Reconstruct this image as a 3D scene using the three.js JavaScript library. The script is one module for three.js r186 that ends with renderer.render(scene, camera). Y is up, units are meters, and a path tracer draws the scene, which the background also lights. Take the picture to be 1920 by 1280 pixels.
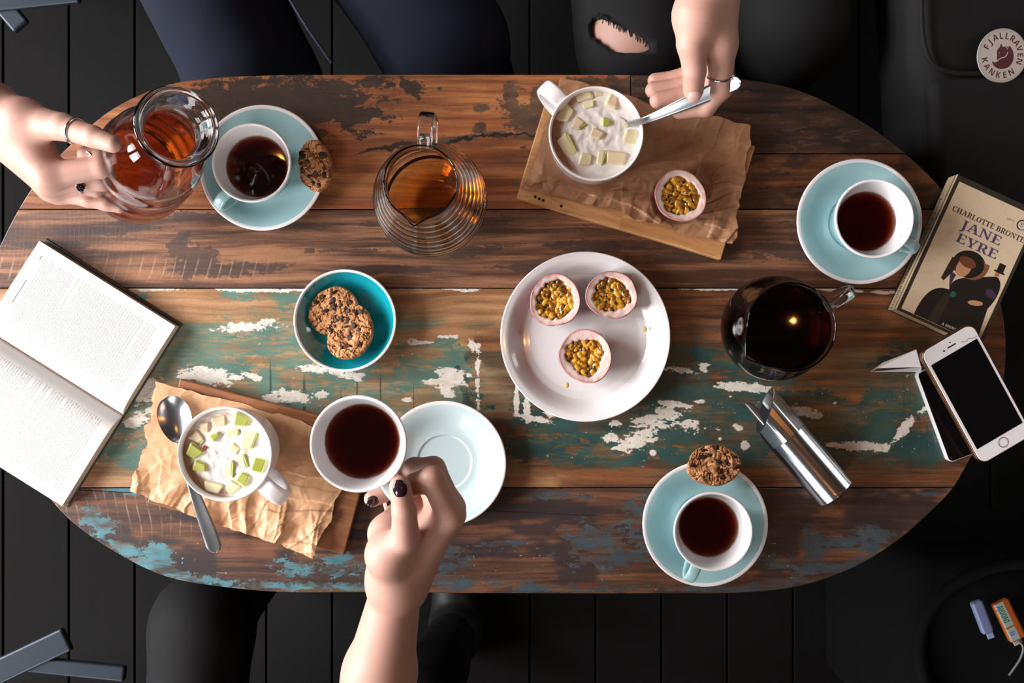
import * as THREE from 'three';
import { RoundedBoxGeometry } from 'three/addons/geometries/RoundedBoxGeometry.js';
import { RectAreaLightUniformsLib } from 'three/addons/lights/RectAreaLightUniformsLib.js';
import { mergeGeometries, mergeVertices, toCreasedNormals } from 'three/addons/utils/BufferGeometryUtils.js';
import { Brush, Evaluator, SUBTRACTION, INTERSECTION } from 'three-bvh-csg';

// ---------------------------------------------------------------- camera, sky, light, exposure
const scene = new THREE.Scene();
const TABLE_Y = 0.62, EYE = 1.2, MM = 0.00063;            // table height, lens above the table top, metres per photo pixel on the table top
const camera = new THREE.PerspectiveCamera(2 * Math.atan(640 * MM / EYE) * 180 / Math.PI, 1.5, 0.02, 40);
camera.position.set(0, TABLE_Y + EYE, 0);
camera.up.set(0, 0, -1);
camera.lookAt(0, 0, 0);
const renderer = new THREE.WebGLRenderer({ antialias: true });
renderer.toneMapping = THREE.LinearToneMapping;
renderer.toneMappingExposure = 1.07;
renderer.shadowMap.enabled = true;
scene.background = new THREE.Color().setRGB(1.6, 1.7, 1.8);   // overcast sky outside the windows
RectAreaLightUniformsLib.init();
const WINDOWS = [-1.05, -0.05, 0.95];                         // z of the three windows in the wall on the left
const WALL_X = -2.8, WIN_W = 0.8, WIN_Y0 = 0.95, WIN_Y1 = 2.8;
for (const z of WINDOWS) {
  const l = new THREE.RectAreaLight(new THREE.Color().setRGB(1, 0.985, 0.985), 26, WIN_W - 0.08, WIN_Y1 - WIN_Y0 - 0.08);
  l.position.set(WALL_X + 0.012, (WIN_Y0 + WIN_Y1) / 2, z);
  l.lookAt(5, (WIN_Y0 + WIN_Y1) / 2, z);
  scene.add(l);
}
const FRONT = { x: -1.15, z: 2.4, w: 0.9 };                    // a window in the wall at the bottom of the picture
{
  const l = new THREE.RectAreaLight(new THREE.Color().setRGB(1, 0.985, 0.985), 11, FRONT.w - 0.08, WIN_Y1 - WIN_Y0 - 0.08);
  l.position.set(FRONT.x, (WIN_Y0 + WIN_Y1) / 2, FRONT.z - 0.012); l.lookAt(FRONT.x, (WIN_Y0 + WIN_Y1) / 2, -5); scene.add(l);
}
const SIDE = { x: 2.7, z: -0.85, w: 0.5, y0: 0.9, y1: 2.3 };      // a dimmer window in the wall on the right
{
  const l = new THREE.RectAreaLight(new THREE.Color().setRGB(1, 0.98, 0.95), 4.5, SIDE.w - 0.08, SIDE.y1 - SIDE.y0 - 0.08);
  l.position.set(SIDE.x - 0.012, (SIDE.y0 + SIDE.y1) / 2, SIDE.z); l.lookAt(-5, (SIDE.y0 + SIDE.y1) / 2, SIDE.z); scene.add(l);
}

// ---------------------------------------------------------------- helpers
const V = (x, y, z) => new THREE.Vector3(x, y, z);
const P = (px, py, h = 0) => V((px - 960) * MM * (EYE - h) / EYE, TABLE_Y + h, (py - 640) * MM * (EYE - h) / EYE);   // where a thing seen at a pixel stands, h above the table
function rng(seed) { let a = seed >>> 0; return () => { a = a + 0x6D2B79F5 | 0; let t = Math.imul(a ^ a >>> 15, 1 | a); t = t + Math.imul(t ^ t >>> 7, 61 | t) ^ t; return ((t ^ t >>> 14) >>> 0) / 4294967296; }; }
const clamp = (x, a = 0, b = 1) => x < a ? a : x > b ? b : x;
const sstep = (a, b, x) => { const t = clamp((x - a) / (b - a)); return t * t * (3 - 2 * t); };
const lerp = (a, b, t) => a + (b - a) * t;
const HASH = new Float32Array(65536); { const r = rng(7); for (let i = 0; i < 65536; i++) HASH[i] = r(); }
const hh = (x, y) => HASH[(((x * 73) ^ (y * 9311)) + (x >> 3) * 19 + y * 31) & 65535];
function noise2(x, y) {
  const xi = Math.floor(x), yi = Math.floor(y); let fx = x - xi, fy = y - yi;
  fx = fx * fx * (3 - 2 * fx); fy = fy * fy * (3 - 2 * fy);
  const a = hh(xi, yi), b = hh(xi + 1, yi), c = hh(xi, yi + 1), d = hh(xi + 1, yi + 1);
  return a + (b - a) * fx + (c - a) * fy + (a - b - c + d) * fx * fy;
}
function fbm(x, y, n = 4) { let s = 0, a = 0.5, t = 0; for (let i = 0; i < n; i++) { s += a * noise2(x, y); t += a; x = x * 2.03 + 17.3; y = y * 2.01 + 9.1; a *= 0.5; } return s / t; }
const noise3 = (x, y, z) => (noise2(x + z * 0.71, y + 11.3) + noise2(y + x * 0.53 + 31.7, z + 5.2) + noise2(z + 71.1 + y * 0.37, x + 3.3)) / 3;
const lin = c => c <= 0.04045 ? c / 12.92 : ((c + 0.055) / 1.055) ** 2.4;
const names = {};
function numbered(n) { names[n] = (names[n] ?? -1) + 1; return names[n] ? `${n}_${String(names[n]).padStart(3, '0')}` : n; }
function solid(o) { o.traverse(c => { if (c.isMesh) { c.castShadow = true; c.receiveShadow = true; } }); return o; }
function mesh(name, geo, mat, parent) { const m = new THREE.Mesh(geo, mat); m.name = name; m.castShadow = m.receiveShadow = true; parent.add(m); return m; }
function thing(name, label, category, pos = V(0, 0, 0), turn = 0, group) {
  const o = new THREE.Group(); o.name = numbered(name); o.position.copy(pos); o.rotation.y = turn;
  o.userData = { label, category }; if (group) o.userData.group = group; scene.add(o); return o;
}
function struct(name, geo, mat) { const m = mesh(name, geo, mat, scene); m.userData.kind = 'structure'; return m; }
function std(color, roughness = 0.5, extra = {}) { return new THREE.MeshPhysicalMaterial({ color, roughness, ...extra }); }
function box(w, h, d, x = 0, y = 0, z = 0) { const g = new THREE.BoxGeometry(w, h, d); g.translate(x, y, z); return g; }
function rbox(w, h, d, r, x = 0, y = 0, z = 0, seg = 3) { const g = new RoundedBoxGeometry(w, h, d, seg, r); g.translate(x, y, z); return g; }
const merge = gs => mergeGeometries(gs.map(g => { const q = g.index ? g.toNonIndexed() : g.clone(); for (const k of Object.keys(q.attributes)) if (!['position', 'normal', 'uv'].includes(k)) q.deleteAttribute(k); if (!q.attributes.uv) q.setAttribute('uv', new THREE.BufferAttribute(new Float32Array(q.attributes.position.count * 2), 2)); return q; }));
function spl(pts, n = 40, closed = false) {            // a smooth curve through [x, y] points
  const c = new THREE.CatmullRomCurve3(pts.map(p => V(p[0], p[1], p[2] || 0)), closed, 'centripetal');
  return c.getPoints(n).map(p => new THREE.Vector2(Math.max(0, p.x), p.y));
}
const lathe = (pts, seg = 72) => new THREE.LatheGeometry(pts.map(p => p.isVector2 ? p : new THREE.Vector2(p[0], p[1])), seg);
function tube(pts, r, seg = 40, rad = 10, closed = false) { return new THREE.TubeGeometry(new THREE.CatmullRomCurve3(pts, closed, 'centripetal'), seg, r, rad, closed); }
function along(a, b) {                                  // turn local +y onto the line from a to b
  const m = new THREE.Quaternion().setFromUnitVectors(V(0, 1, 0), b.clone().sub(a).normalize()); return m;
}
function paint(geo, fn) {                               // vertex colours from a function of the point, returned as sRGB 0..255
  const p = geo.attributes.position, c = new Float32Array(p.count * 3);
  for (let i = 0; i < p.count; i++) { const k = fn(p.getX(i), p.getY(i), p.getZ(i)); for (let j = 0; j < 3; j++) c[i * 3 + j] = lin(clamp(k[j] / 255)); }
  geo.setAttribute('color', new THREE.BufferAttribute(c, 3)); return geo;
}
function pixels(w, h, fn, srgb = true) {
  const d = new Uint8Array(w * h * 4);
  for (let y = 0; y < h; y++) for (let x = 0; x < w; x++) { const c = fn(x, y), i = (y * w + x) * 4; d[i] = clamp(c[0], 0, 255); d[i + 1] = clamp(c[1], 0, 255); d[i + 2] = clamp(c[2], 0, 255); d[i + 3] = 255; }
  const t = new THREE.DataTexture(d, w, h); t.magFilter = t.minFilter = THREE.LinearFilter; t.wrapS = t.wrapT = THREE.RepeatWrapping;
  if (srgb) t.colorSpace = THREE.SRGBColorSpace; t.needsUpdate = true; return t;
}
function canvasTex(w, h, draw) { const c = document.createElement('canvas'); c.width = w; c.height = h; draw(c.getContext('2d'), w, h); const t = new THREE.CanvasTexture(c); t.colorSpace = THREE.SRGBColorSpace; return t; }
// surface of a distance field, as a closed mesh of quads (surface nets)
function field(f, lo, hi, cell) {
  const n = [0, 1, 2].map(i => Math.ceil((hi[i] - lo[i]) / cell) + 2), [nx, ny, nz] = n, g = new Float32Array(nx * ny * nz);
  const at = (i, j, k) => i + nx * (j + ny * k);
  for (let k = 0; k < nz; k++) for (let j = 0; j < ny; j++) for (let i = 0; i < nx; i++) g[at(i, j, k)] = (i === 0 || j === 0 || k === 0 || i === nx - 1 || j === ny - 1 || k === nz - 1) ? Math.max(1e-4, f(lo[0] + i * cell, lo[1] + j * cell, lo[2] + k * cell)) : f(lo[0] + i * cell, lo[1] + j * cell, lo[2] + k * cell);
  const id = new Int32Array(nx * ny * nz).fill(-1), pos = [], idx = [];
  const E = [[0, 1], [0, 2], [0, 4], [1, 3], [1, 5], [2, 3], [2, 6], [3, 7], [4, 5], [4, 6], [5, 7], [6, 7]], v = new Float32Array(8);
  for (let k = 0; k < nz - 1; k++) for (let j = 0; j < ny - 1; j++) for (let i = 0; i < nx - 1; i++) {
    let m = 0; for (let c = 0; c < 8; c++) { v[c] = g[at(i + (c & 1), j + (c >> 1 & 1), k + (c >> 2))]; if (v[c] < 0) m |= 1 << c; }
    if (m === 0 || m === 255) continue;
    let x = 0, y = 0, z = 0, q = 0;
    for (const [a, b] of E) if ((v[a] < 0) !== (v[b] < 0)) { const t = v[a] / (v[a] - v[b]); x += lerp(a & 1, b & 1, t); y += lerp(a >> 1 & 1, b >> 1 & 1, t); z += lerp(a >> 2, b >> 2, t); q++; }
    id[at(i, j, k)] = pos.length / 3; pos.push(lo[0] + (i + x / q) * cell, lo[1] + (j + y / q) * cell, lo[2] + (k + z / q) * cell);
  }
  const quad = (a, b, c, d, flip) => { if (flip) idx.push(a, c, b, a, d, c); else idx.push(a, b, c, a, c, d); };
  for (let k = 1; k < nz - 1; k++) for (let j = 1; j < ny - 1; j++) for (let i = 1; i < nx - 1; i++) {
    const s = g[at(i, j, k)] < 0;
    if (s !== (g[at(i + 1, j, k)] < 0)) quad(id[at(i, j - 1, k - 1)], id[at(i, j, k - 1)], id[at(i, j, k)], id[at(i, j - 1, k)], !s);
    if (s !== (g[at(i, j + 1, k)] < 0)) quad(id[at(i - 1, j, k - 1)], id[at(i - 1, j, k)], id[at(i, j, k)], id[at(i, j, k - 1)], !s);
    if (s !== (g[at(i, j, k + 1)] < 0)) quad(id[at(i - 1, j - 1, k)], id[at(i, j - 1, k)], id[at(i, j, k)], id[at(i - 1, j, k)], !s);
  }
  const nor = new Float32Array(pos.length), e = cell * 0.6;
  for (let i = 0; i < pos.length; i += 3) {
    const [x, y, z] = [pos[i], pos[i + 1], pos[i + 2]], a = f(x + e, y, z) - f(x - e, y, z), b = f(x, y + e, z) - f(x, y - e, z), c = f(x, y, z + e) - f(x, y, z - e), l = Math.hypot(a, b, c) || 1;
    nor[i] = a / l; nor[i + 1] = b / l; nor[i + 2] = c / l;
  }
  const geo = new THREE.BufferGeometry();
  geo.setAttribute('position', new THREE.BufferAttribute(new Float32Array(pos), 3)); geo.setAttribute('normal', new THREE.BufferAttribute(nor, 3)); geo.setIndex(idx);
  return geo;
}
const smin = (a, b, k) => { const h = Math.max(k - Math.abs(a - b), 0) / k; return Math.min(a, b) - h * h * k * 0.25; };
function bone(a, b, ra, rb) { const dx = b.x - a.x, dy = b.y - a.y, dz = b.z - a.z, l = dx * dx + dy * dy + dz * dz || 1e-9; return { f: (x, y, z) => { const t = clamp(((x - a.x) * dx + (y - a.y) * dy + (z - a.z) * dz) / l); return Math.hypot(x - a.x - dx * t, y - a.y - dy * t, z - a.z - dz * t) - (ra + (rb - ra) * t); }, a, b, r: Math.max(ra, rb) }; }
function reach(bones, pad = 0.01) { const lo = [9, 9, 9], hi = [-9, -9, -9]; for (const b of bones) for (const p of [b.a, b.b]) ['x', 'y', 'z'].forEach((k, i) => { lo[i] = Math.min(lo[i], p[k] - b.r - pad); hi[i] = Math.max(hi[i], p[k] + b.r + pad); }); return [lo, hi]; }
function blend(bones, k) { return (x, y, z) => { let d = 9; for (const b of bones) d = smin(d, b.f(x, y, z), k); return d; }; }

// ---------------------------------------------------------------- materials
const M = {
  glazeWhite: std('#eeebec', 0.16, { clearcoat: 0.5, clearcoatRoughness: 0.06 }),
  glazeBlue: std('#9fc4c9', 0.2, { clearcoat: 0.5, clearcoatRoughness: 0.08 }),
  glazePale: std('#c6dade', 0.18, { clearcoat: 0.5, clearcoatRoughness: 0.08 }),
  glazeTeal: std('#128a97', 0.14, { clearcoat: 0.6, clearcoatRoughness: 0.05 }),
  glazeGrey: std('#b9b9be', 0.2, { clearcoat: 0.5, clearcoatRoughness: 0.08 }),
  glass: std('#ffffff', 0.02, { transmission: 1, thickness: 0.003, ior: 1.47 }),
  tea: std('#ffffff', 0.02, { transmission: 1, thickness: 0.03, ior: 1.333, attenuationColor: new THREE.Color().setRGB(0.55, 0.15, 0.07), attenuationDistance: 0.0125 }),
  coffee: std('#ffffff', 0.02, { transmission: 1, thickness: 0.03, ior: 1.333, attenuationColor: new THREE.Color().setRGB(0.55, 0.17, 0.08), attenuationDistance: 0.022 }),
  amberTea: std('#ffffff', 0.02, { transmission: 1, thickness: 0.03, ior: 1.333, attenuationColor: new THREE.Color().setRGB(0.95, 0.55, 0.15), attenuationDistance: 0.03 }),
  brownTea: std('#ffffff', 0.02, { transmission: 1, thickness: 0.03, ior: 1.333, attenuationColor: new THREE.Color().setRGB(0.72, 0.44, 0.22), attenuationDistance: 0.026 }),
  steel: std('#c3c5c9', 0.2, { metalness: 1 }),
  steelBrushed: std('#b9bbc0', 0.26, { metalness: 1 }),
  silver: std('#d6d6da', 0.16, { metalness: 1 }),
  skin: std('#b98e7f', 0.55, { sheen: 0.15, sheenRoughness: 0.6, sheenColor: new THREE.Color('#e8b3a0') }),
  polish: std('#2a1420', 0.18, { clearcoat: 0.8, clearcoatRoughness: 0.08 }),
  nail: std('#d8aaa0', 0.22, { clearcoat: 0.4 }),
  black: std('#0d0c0d', 0.6),
  screen: std('#0b0a0c', 0.12),
};

// ---------------------------------------------------------------- the room
const ROOM = { x0: WALL_X, x1: 2.7, z0: -2.4, z1: 2.4, y1: 3.1 };
const plaster = pixels(256, 256, (x, y) => { const n = fbm(x * 0.05, y * 0.05, 5) * 14 - 7; return [38 + n * 0.7, 32 + n * 0.7, 28 + n * 0.7]; });
plaster.repeat.set(2, 2);
const wallMat = std('#ffffff', 0.9, { map: plaster }), ceilMat = std('#2f2a27', 0.95);
{
  const t = 0.15, w = ROOM.x1 - ROOM.x0, d = ROOM.z1 - ROOM.z0, cx = (ROOM.x0 + ROOM.x1) / 2;
  struct('ceiling', box(w + 2 * t, t, d + 2 * t, cx, ROOM.y1 + t / 2, 0), ceilMat);
  struct('wall_back', box(w + 2 * t, ROOM.y1, t, cx, ROOM.y1 / 2, ROOM.z0 - t / 2), wallMat);
  const fz = ROOM.z1 + t / 2, fa = FRONT.x - FRONT.w / 2, fb = FRONT.x + FRONT.w / 2, ea = ROOM.x0 - t, eb = ROOM.x1 + t, hm = (WIN_Y0 + WIN_Y1) / 2, hw = WIN_Y1 - WIN_Y0;
  struct('wall_front', merge([box(w + 2 * t, WIN_Y0, t, cx, WIN_Y0 / 2, fz), box(w + 2 * t, ROOM.y1 - WIN_Y1, t, cx, (ROOM.y1 + WIN_Y1) / 2, fz), box(fa - ea, hw, t, (fa + ea) / 2, hm, fz), box(eb - fb, hw, t, (fb + eb) / 2, hm, fz)]), wallMat);
  const sx = ROOM.x1 + t / 2, sa = SIDE.z - SIDE.w / 2, sb = SIDE.z + SIDE.w / 2;
  struct('wall_right', merge([box(t, SIDE.y0, d, sx, SIDE.y0 / 2, 0), box(t, ROOM.y1 - SIDE.y1, d, sx, (ROOM.y1 + SIDE.y1) / 2, 0), box(t, SIDE.y1 - SIDE.y0, sa - ROOM.z0, sx, (SIDE.y0 + SIDE.y1) / 2, (sa + ROOM.z0) / 2), box(t, SIDE.y1 - SIDE.y0, ROOM.z1 - sb, sx, (SIDE.y0 + SIDE.y1) / 2, (sb + ROOM.z1) / 2)]), wallMat);
  const g = [], wx = WALL_X - t / 2;
  g.push(box(t, WIN_Y0, d, wx, WIN_Y0 / 2, 0), box(t, ROOM.y1 - WIN_Y1, d, wx, (ROOM.y1 + WIN_Y1) / 2, 0));
  let z = ROOM.z0;
  for (const c of [...WINDOWS, null]) { const e = c === null ? ROOM.z1 : c - WIN_W / 2; g.push(box(t, WIN_Y1 - WIN_Y0, e - z, wx, (WIN_Y0 + WIN_Y1) / 2, (z + e) / 2)); z = c === null ? 0 : c + WIN_W / 2; }
  struct('wall_left', merge(g), wallMat);
  // window frames, each with its own glazing bars and panes
  const frameMat = std('#d9d6d0', 0.5), pane = std('#ffffff', 0.0, { transmission: 1, thickness: 0, ior: 1.5 });
  const sash = (i, x, c, w, y0, y1, turn = 0) => {
    const o = new THREE.Group(); o.name = `window_${i}`; o.userData.kind = 'structure'; o.position.set(x, (y0 + y1) / 2, c); o.rotation.y = turn; scene.add(o);
    const h = y1 - y0, f = 0.045;
    mesh('window_frame', merge([box(0.06, f, w, 0, h / 2 - f / 2, 0), box(0.06, f, w, 0, -h / 2 + f / 2, 0), box(0.06, h - 2 * f, f, 0, 0, w / 2 - f / 2), box(0.06, h - 2 * f, f, 0, 0, -w / 2 + f / 2)]), frameMat, o);
    mesh('glazing_bar', box(0.04, h - 2 * f, 0.028), frameMat, o);
    for (const k of [-1, 1]) mesh('glazing_bar', box(0.04, 0.028, w - 2 * f, 0, k * h / 6, 0), frameMat, o);
    for (const a of [-1, 1]) for (const b of [-1, 0, 1]) mesh('pane', box(0.004, (h - 2 * f) / 3 - 0.03, w / 2 - f - 0.016, 0, b * (h - 2 * f) / 3, a * (w / 4 - f / 4)), pane, o);
  };
  WINDOWS.forEach((c, i) => sash(i + 1, WALL_X - 0.075, c, WIN_W, WIN_Y0, WIN_Y1));
  sash(WINDOWS.length + 1, ROOM.x1 + 0.075, SIDE.z, SIDE.w, SIDE.y0, SIDE.y1);
  sash(WINDOWS.length + 2, FRONT.x, ROOM.z1 + 0.075, FRONT.w, WIN_Y0, WIN_Y1, Math.PI / 2);
  const floor = struct('floor', box(w + 2 * t, 0.1, d + 2 * t, cx, -0.062, 0), std('#0c0a09', 0.9));
  const wood = [0, 1, 2].map(k => { const tx = pixels(256, 512, (x, y) => { const n = fbm(x * 0.11 + k * 40, y * 0.012, 4), m = fbm(x * 0.5, y * 0.03 + k * 9, 3); const v = 0.62 + n * 0.5 + (m - 0.5) * 0.3; return [9.5 * v, 8 * v, 7.6 * v]; }); return std('#ffffff', 0.85, { map: tx, specularIntensity: 0.4 }); });
  const bw = 0.118, R = rng(3), bg = rbox(bw - 0.003, 0.02, d, 0.002, 0, 0, 0, 1);
  for (let i = 0, x = ROOM.x0 + bw / 2; x < ROOM.x1; x += bw, i++) { const b = mesh('floorboard', bg, wood[Math.floor(R() * 3)], floor); b.position.set(x, -0.0105 + R() * 0.0006, 0); }
}

// pendant lamps that hang above the lens; their filaments glint in the glasses
{
  const bulbMat = std('#ffcf90', 0.3, { emissive: new THREE.Color('#ffa04a'), emissiveIntensity: 26 }), brass = std('#5b4427', 0.4, { metalness: 1 });
  const spots = [[-0.66, 2.33, -0.5, 'above the round glass server'], [0.76, 2.3, -0.06, 'above the jug of dark coffee'], [0.5, 2.36, 1.0, 'above the steel pourer side of the table']];
  for (const [x, y, z, w] of spots) {
    const t = thing('pendant_lamp', `warm glowing bulb on a black cord ${w}`, 'lamp', V(x, y, z), 0, 'pendant bulbs');
    mesh('bulb', lathe(spl([[0, -0.008], [0.003, -0.007], [0.0042, -0.002], [0.004, 0.012], [0.0035, 0.026], [0.0035, 0.034], [0, 0.034]], 24), 24), bulbMat, t);
    mesh('socket', lathe([[0, 0.034], [0.014, 0.034], [0.014, 0.075], [0.006, 0.085], [0, 0.085]], 20), brass, t);
    mesh('cord', new THREE.CylinderGeometry(0.003, 0.003, ROOM.y1 - y - 0.085, 8).translate(0, (ROOM.y1 - y + 0.085) / 2, 0), M.black, t);
    const l = new THREE.PointLight(new THREE.Color('#ffa04a'), 0.3); l.position.set(x, y, z); l.castShadow = true; l.shadow.radius = 0.2; scene.add(l);
  }
}

// ---------------------------------------------------------------- the table of reclaimed planks
// paint and stains by place: [x, y, rx, ry, turn in degrees, roughness of outline], in the photo's pixels on the table top
const blobAt = (x, y, b, s) => {
  const a = (b[4] || 0) * Math.PI / 180, c = Math.cos(a), n = Math.sin(a), dx = x - b[0], dy = y - b[1], u = (dx * c + dy * n) / b[2], v = (-dx * n + dy * c) / b[3];
  const r = u * u + v * v; if (r > 6) return 0;
  const e = b[5] ?? 1;
  return sstep(1.1, 0.9, Math.sqrt(r) + ((fbm(x * 0.04 + s, y * 0.085 + s, 3) - 0.5) * 1.5 + (fbm(x * 0.13 + s, y * 0.3, 3) - 0.5) * 1.05 + (noise2(x * 0.45, y * 0.7) - 0.5) * 0.4) * e);
};
const most = (x, y, list, s) => { let m = 0; for (const b of list) { const v = blobAt(x, y, b, s); if (v > m) m = v; } return m; };
const WHITE = [[285, 541, 40, 4], [415, 541, 14, 3], [505, 543, 66, 5], [590, 541, 30, 4], [780, 537, 52, 3], [850, 539, 44, 5, 4], [1335, 541, 68, 3, 0, 0.8], [1410, 540, 34, 4], [1580, 544, 60, 3, 4], [1655, 547, 32, 3, 0],
  [458, 612, 58, 7, -2], [498, 602, 22, 5, -14], [400, 706, 32, 13, 8], [352, 700, 20, 9, 0], [270, 735, 26, 20, -30], [285, 768, 22, 8, -8], [250, 790, 26, 9, -20], [440, 708, 14, 5], [375, 688, 12, 4], [548, 742, 46, 11, -3], [600, 740, 14, 8, -20], [505, 752, 14, 7], [478, 706, 18, 5, 20],
  [590, 692, 28, 9, 8], [640, 698, 30, 8, 10], [672, 706, 12, 10], [842, 712, 25, 20, 0, 0.8], [812, 714, 17, 6], [838, 736, 14, 12, 0, 0.8], [862, 706, 9, 12], [888, 648, 6, 16, -30], [896, 700, 4, 46, 0, 1.6], [795, 641, 16, 3], [845, 630, 18, 4], [775, 640, 10, 5], [765, 748, 10, 5], [880, 704, 8, 4],
  [1000, 784, 30, 5, 10], [988, 768, 6, 22], [1040, 776, 20, 5, 10], [1012, 740, 5, 18], [968, 752, 4, 26], [1284, 694, 30, 5, 6, 1.2], [1320, 690, 10, 8], [1400, 726, 46, 9, 3], [1350, 725, 11, 4], [1268, 757, 25, 6, 8], [1232, 783, 42, 13, -8, 1.5], [1290, 796, 34, 9, 8, 1.4], [1192, 826, 32, 14, -22, 1.2], [1205, 812, 22, 8, 0], [1142, 818, 13, 8, 10], [1168, 838, 20, 5, -10], [1224, 848, 6, 5, 0, 0.4], [1396, 834, 8, 10, 0, 0.6], [1384, 800, 8, 5, 30], [1350, 822, 3, 3, 0, 0.3], [1369, 742, 4, 3], [1312, 752, 12, 4], [1155, 792, 10, 5], [1360, 845, 6, 4],
  [1506, 772, 30, 9, 12], [1612, 836, 52, 8, 2], [1565, 833, 18, 5], [1692, 806, 40, 8, -50, 0.8], [1735, 765, 24, 5, -35, 0.9], [1662, 838, 8, 7], [1565, 755, 4, 2], [395, 156, 6, 5], [318, 157, 26, 5, -18], [345, 150, 14, 4, -18]];
const TEAL = [[435, 545, 16, 11, 0], [520, 555, 60, 10, 4], [265, 556, 24, 8], [520, 615, 62, 26, 0], [490, 648, 90, 14], [575, 640, 50, 26], [545, 690, 52, 22, 20], [500, 715, 95, 20, 4], [400, 690, 90, 13], [600, 730, 95, 30, 6], [330, 740, 70, 45], [255, 800, 40, 30], [250, 855, 50, 22], [420, 770, 90, 26, 15], [700, 745, 60, 36], [650, 700, 60, 26],
  [785, 668, 34, 22, 10, 0.8], [850, 690, 34, 20, 40], [790, 725, 56, 40, 0, 0.9], [860, 740, 28, 36], [740, 770, 70, 32], [880, 770, 30, 26], [830, 640, 22, 9],
  [1010, 760, 36, 26], [1040, 800, 70, 20], [990, 830, 46, 16], [1120, 800, 90, 24, -6], [1290, 662, 46, 14], [1250, 700, 70, 22], [1300, 740, 130, 22], [1260, 790, 130, 40], [1330, 800, 110, 44], [1400, 760, 80, 20], [1420, 700, 60, 20], [1300, 850, 100, 14], [1490, 745, 60, 10], [1570, 785, 80, 14], [1620, 775, 40, 9], [1560, 830, 100, 28], [1640, 800, 60, 44], [1700, 740, 60, 60], [1720, 830, 60, 30], [1380, 850, 60, 20], [1130, 865, 70, 8], [1030, 850, 60, 10], [1340, 688, 50, 10]];
const TEAL_WIDE = TEAL.map(b => [b[0], b[1], b[2] * 1.22, b[3] * 1.3, ...b.slice(4)]);
const BARK = [[430, 215, 140, 64, 2, 0.45], [560, 190, 150, 46, 3, 0.6], [360, 180, 50, 22], [620, 160, 60, 10], [655, 215, 60, 32, 0, 1.2], [700, 154, 34, 10], [728, 160, 16, 9], [775, 168, 26, 14, 30], [757, 158, 10, 7], [505, 230, 60, 26], [575, 250, 26, 20], [824, 166, 5, 4, 0, 0.3], [708, 208, 12, 6], [968, 208, 24, 30, 0, 1], [985, 230, 30, 20], [960, 172, 14, 18], [1010, 205, 20, 40], [902, 205, 14, 10], [900, 240, 10, 10], [930, 252, 22, 8], [860, 260, 60, 6, -5, 0.9], [800, 268, 60, 5, -4, 0.8], [740, 272, 26, 5, -10], [690, 282, 30, 2, -16, 0.5], [980, 255, 36, 6], [1040, 245, 30, 12], [950, 302, 9, 4], [980, 275, 6, 3], [968, 344, 6, 5], [1200, 165, 90, 18], [1100, 152, 40, 8]];
const SMUDGE = [[335, 468, 26, 30, 0, 1.2], [365, 490, 40, 24, 0], [420, 505, 60, 14, 4], [400, 405, 50, 7], [345, 408, 24, 10], [470, 500, 60, 8], [200, 432, 90, 8], [110, 462, 60, 7], [240, 420, 30, 8], [900, 470, 60, 10, -4], [1120, 460, 90, 9], [1000, 500, 90, 6], [1300, 480, 120, 9], [720, 505, 80, 6], [1300, 420, 140, 9], [1500, 470, 120, 16], [900, 420, 50, 14, 0, 1.2], [920, 372, 22, 20], [720, 420, 60, 5], [560, 425, 80, 5], [1250, 440, 60, 6], [640, 470, 70, 5]];
const BLUE = [[172, 968, 18, 20, 0, 0.9], [190, 985, 26, 14], [215, 1020, 26, 10, 25], [238, 1032, 30, 14, 25], [298, 1035, 30, 18, 20, 0.8], [310, 1062, 26, 20, 20, 0.8], [265, 1058, 40, 14, 25], [330, 1075, 36, 8, 12], [400, 1088, 80, 8, 6, 1.4], [520, 1096, 110, 8, 1, 1.4], [600, 1098, 90, 7], [700, 1102, 70, 7], [230, 918, 26, 5], [250, 922, 20, 8], [838, 1034, 26, 14, 0, 0.9], [800, 1062, 60, 22, 0, 1.6], [830, 1092, 90, 10, 0, 1.4], [960, 1018, 60, 5, -3, 1.4], [720, 1060, 40, 20, 0, 1.6], [650, 1060, 60, 16, 0, 1.8], [560, 1060, 40, 16, 0, 1.8], [1130, 1010, 60, 30, 0, 1.2], [1160, 1045, 70, 18, 0, 1.5], [1080, 1100, 120, 9, 0, 1.2], [1190, 985, 26, 50, 10, 1.5], [1030, 930, 60, 6, 0, 1.4], [1520, 990, 16, 8], [1526, 1030, 18, 36, 0, 1.2], [1580, 1015, 50, 14, -8, 1.1], [1640, 1000, 40, 16, 4, 1], [1630, 1025, 20, 22, 0, 1.2], [1540, 1062, 60, 9, 0, 1.4], [1440, 1094, 80, 11, -6, 1.1], [1330, 1102, 70, 6], [1640, 926, 26, 3], [1740, 925, 22, 3], [1450, 1050, 30, 12, 0, 1.8]];
const RED = [[1526, 988, 14, 4], [1395, 1085, 14, 4], [1420, 1083, 16, 4], [1192, 1060, 10, 5], [1189, 985, 4, 8], [640, 1010, 14, 4], [1105, 1095, 30, 3]];
const CRACK = [[[690, 284], [740, 273], [800, 268], [860, 262], [905, 250], [940, 254], [990, 252], [1030, 240]]];
function segDist(x, y, l) { let m = 99; for (let i = 0; i + 1 < l.length; i++) { const [ax, ay] = l[i], [bx, by] = l[i + 1], dx = bx - ax, dy = by - ay, t = clamp(((x - ax) * dx + (y - ay) * dy) / (dx * dx + dy * dy)); m = Math.min(m, Math.hypot(x - ax - dx * t, y - ay - dy * t)); } return m; }
const mixc = (a, b, t) => [a[0] + (b[0] - a[0]) * t, a[1] + (b[1] - a[1]) * t, a[2] + (b[2] - a[2]) * t];
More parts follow.
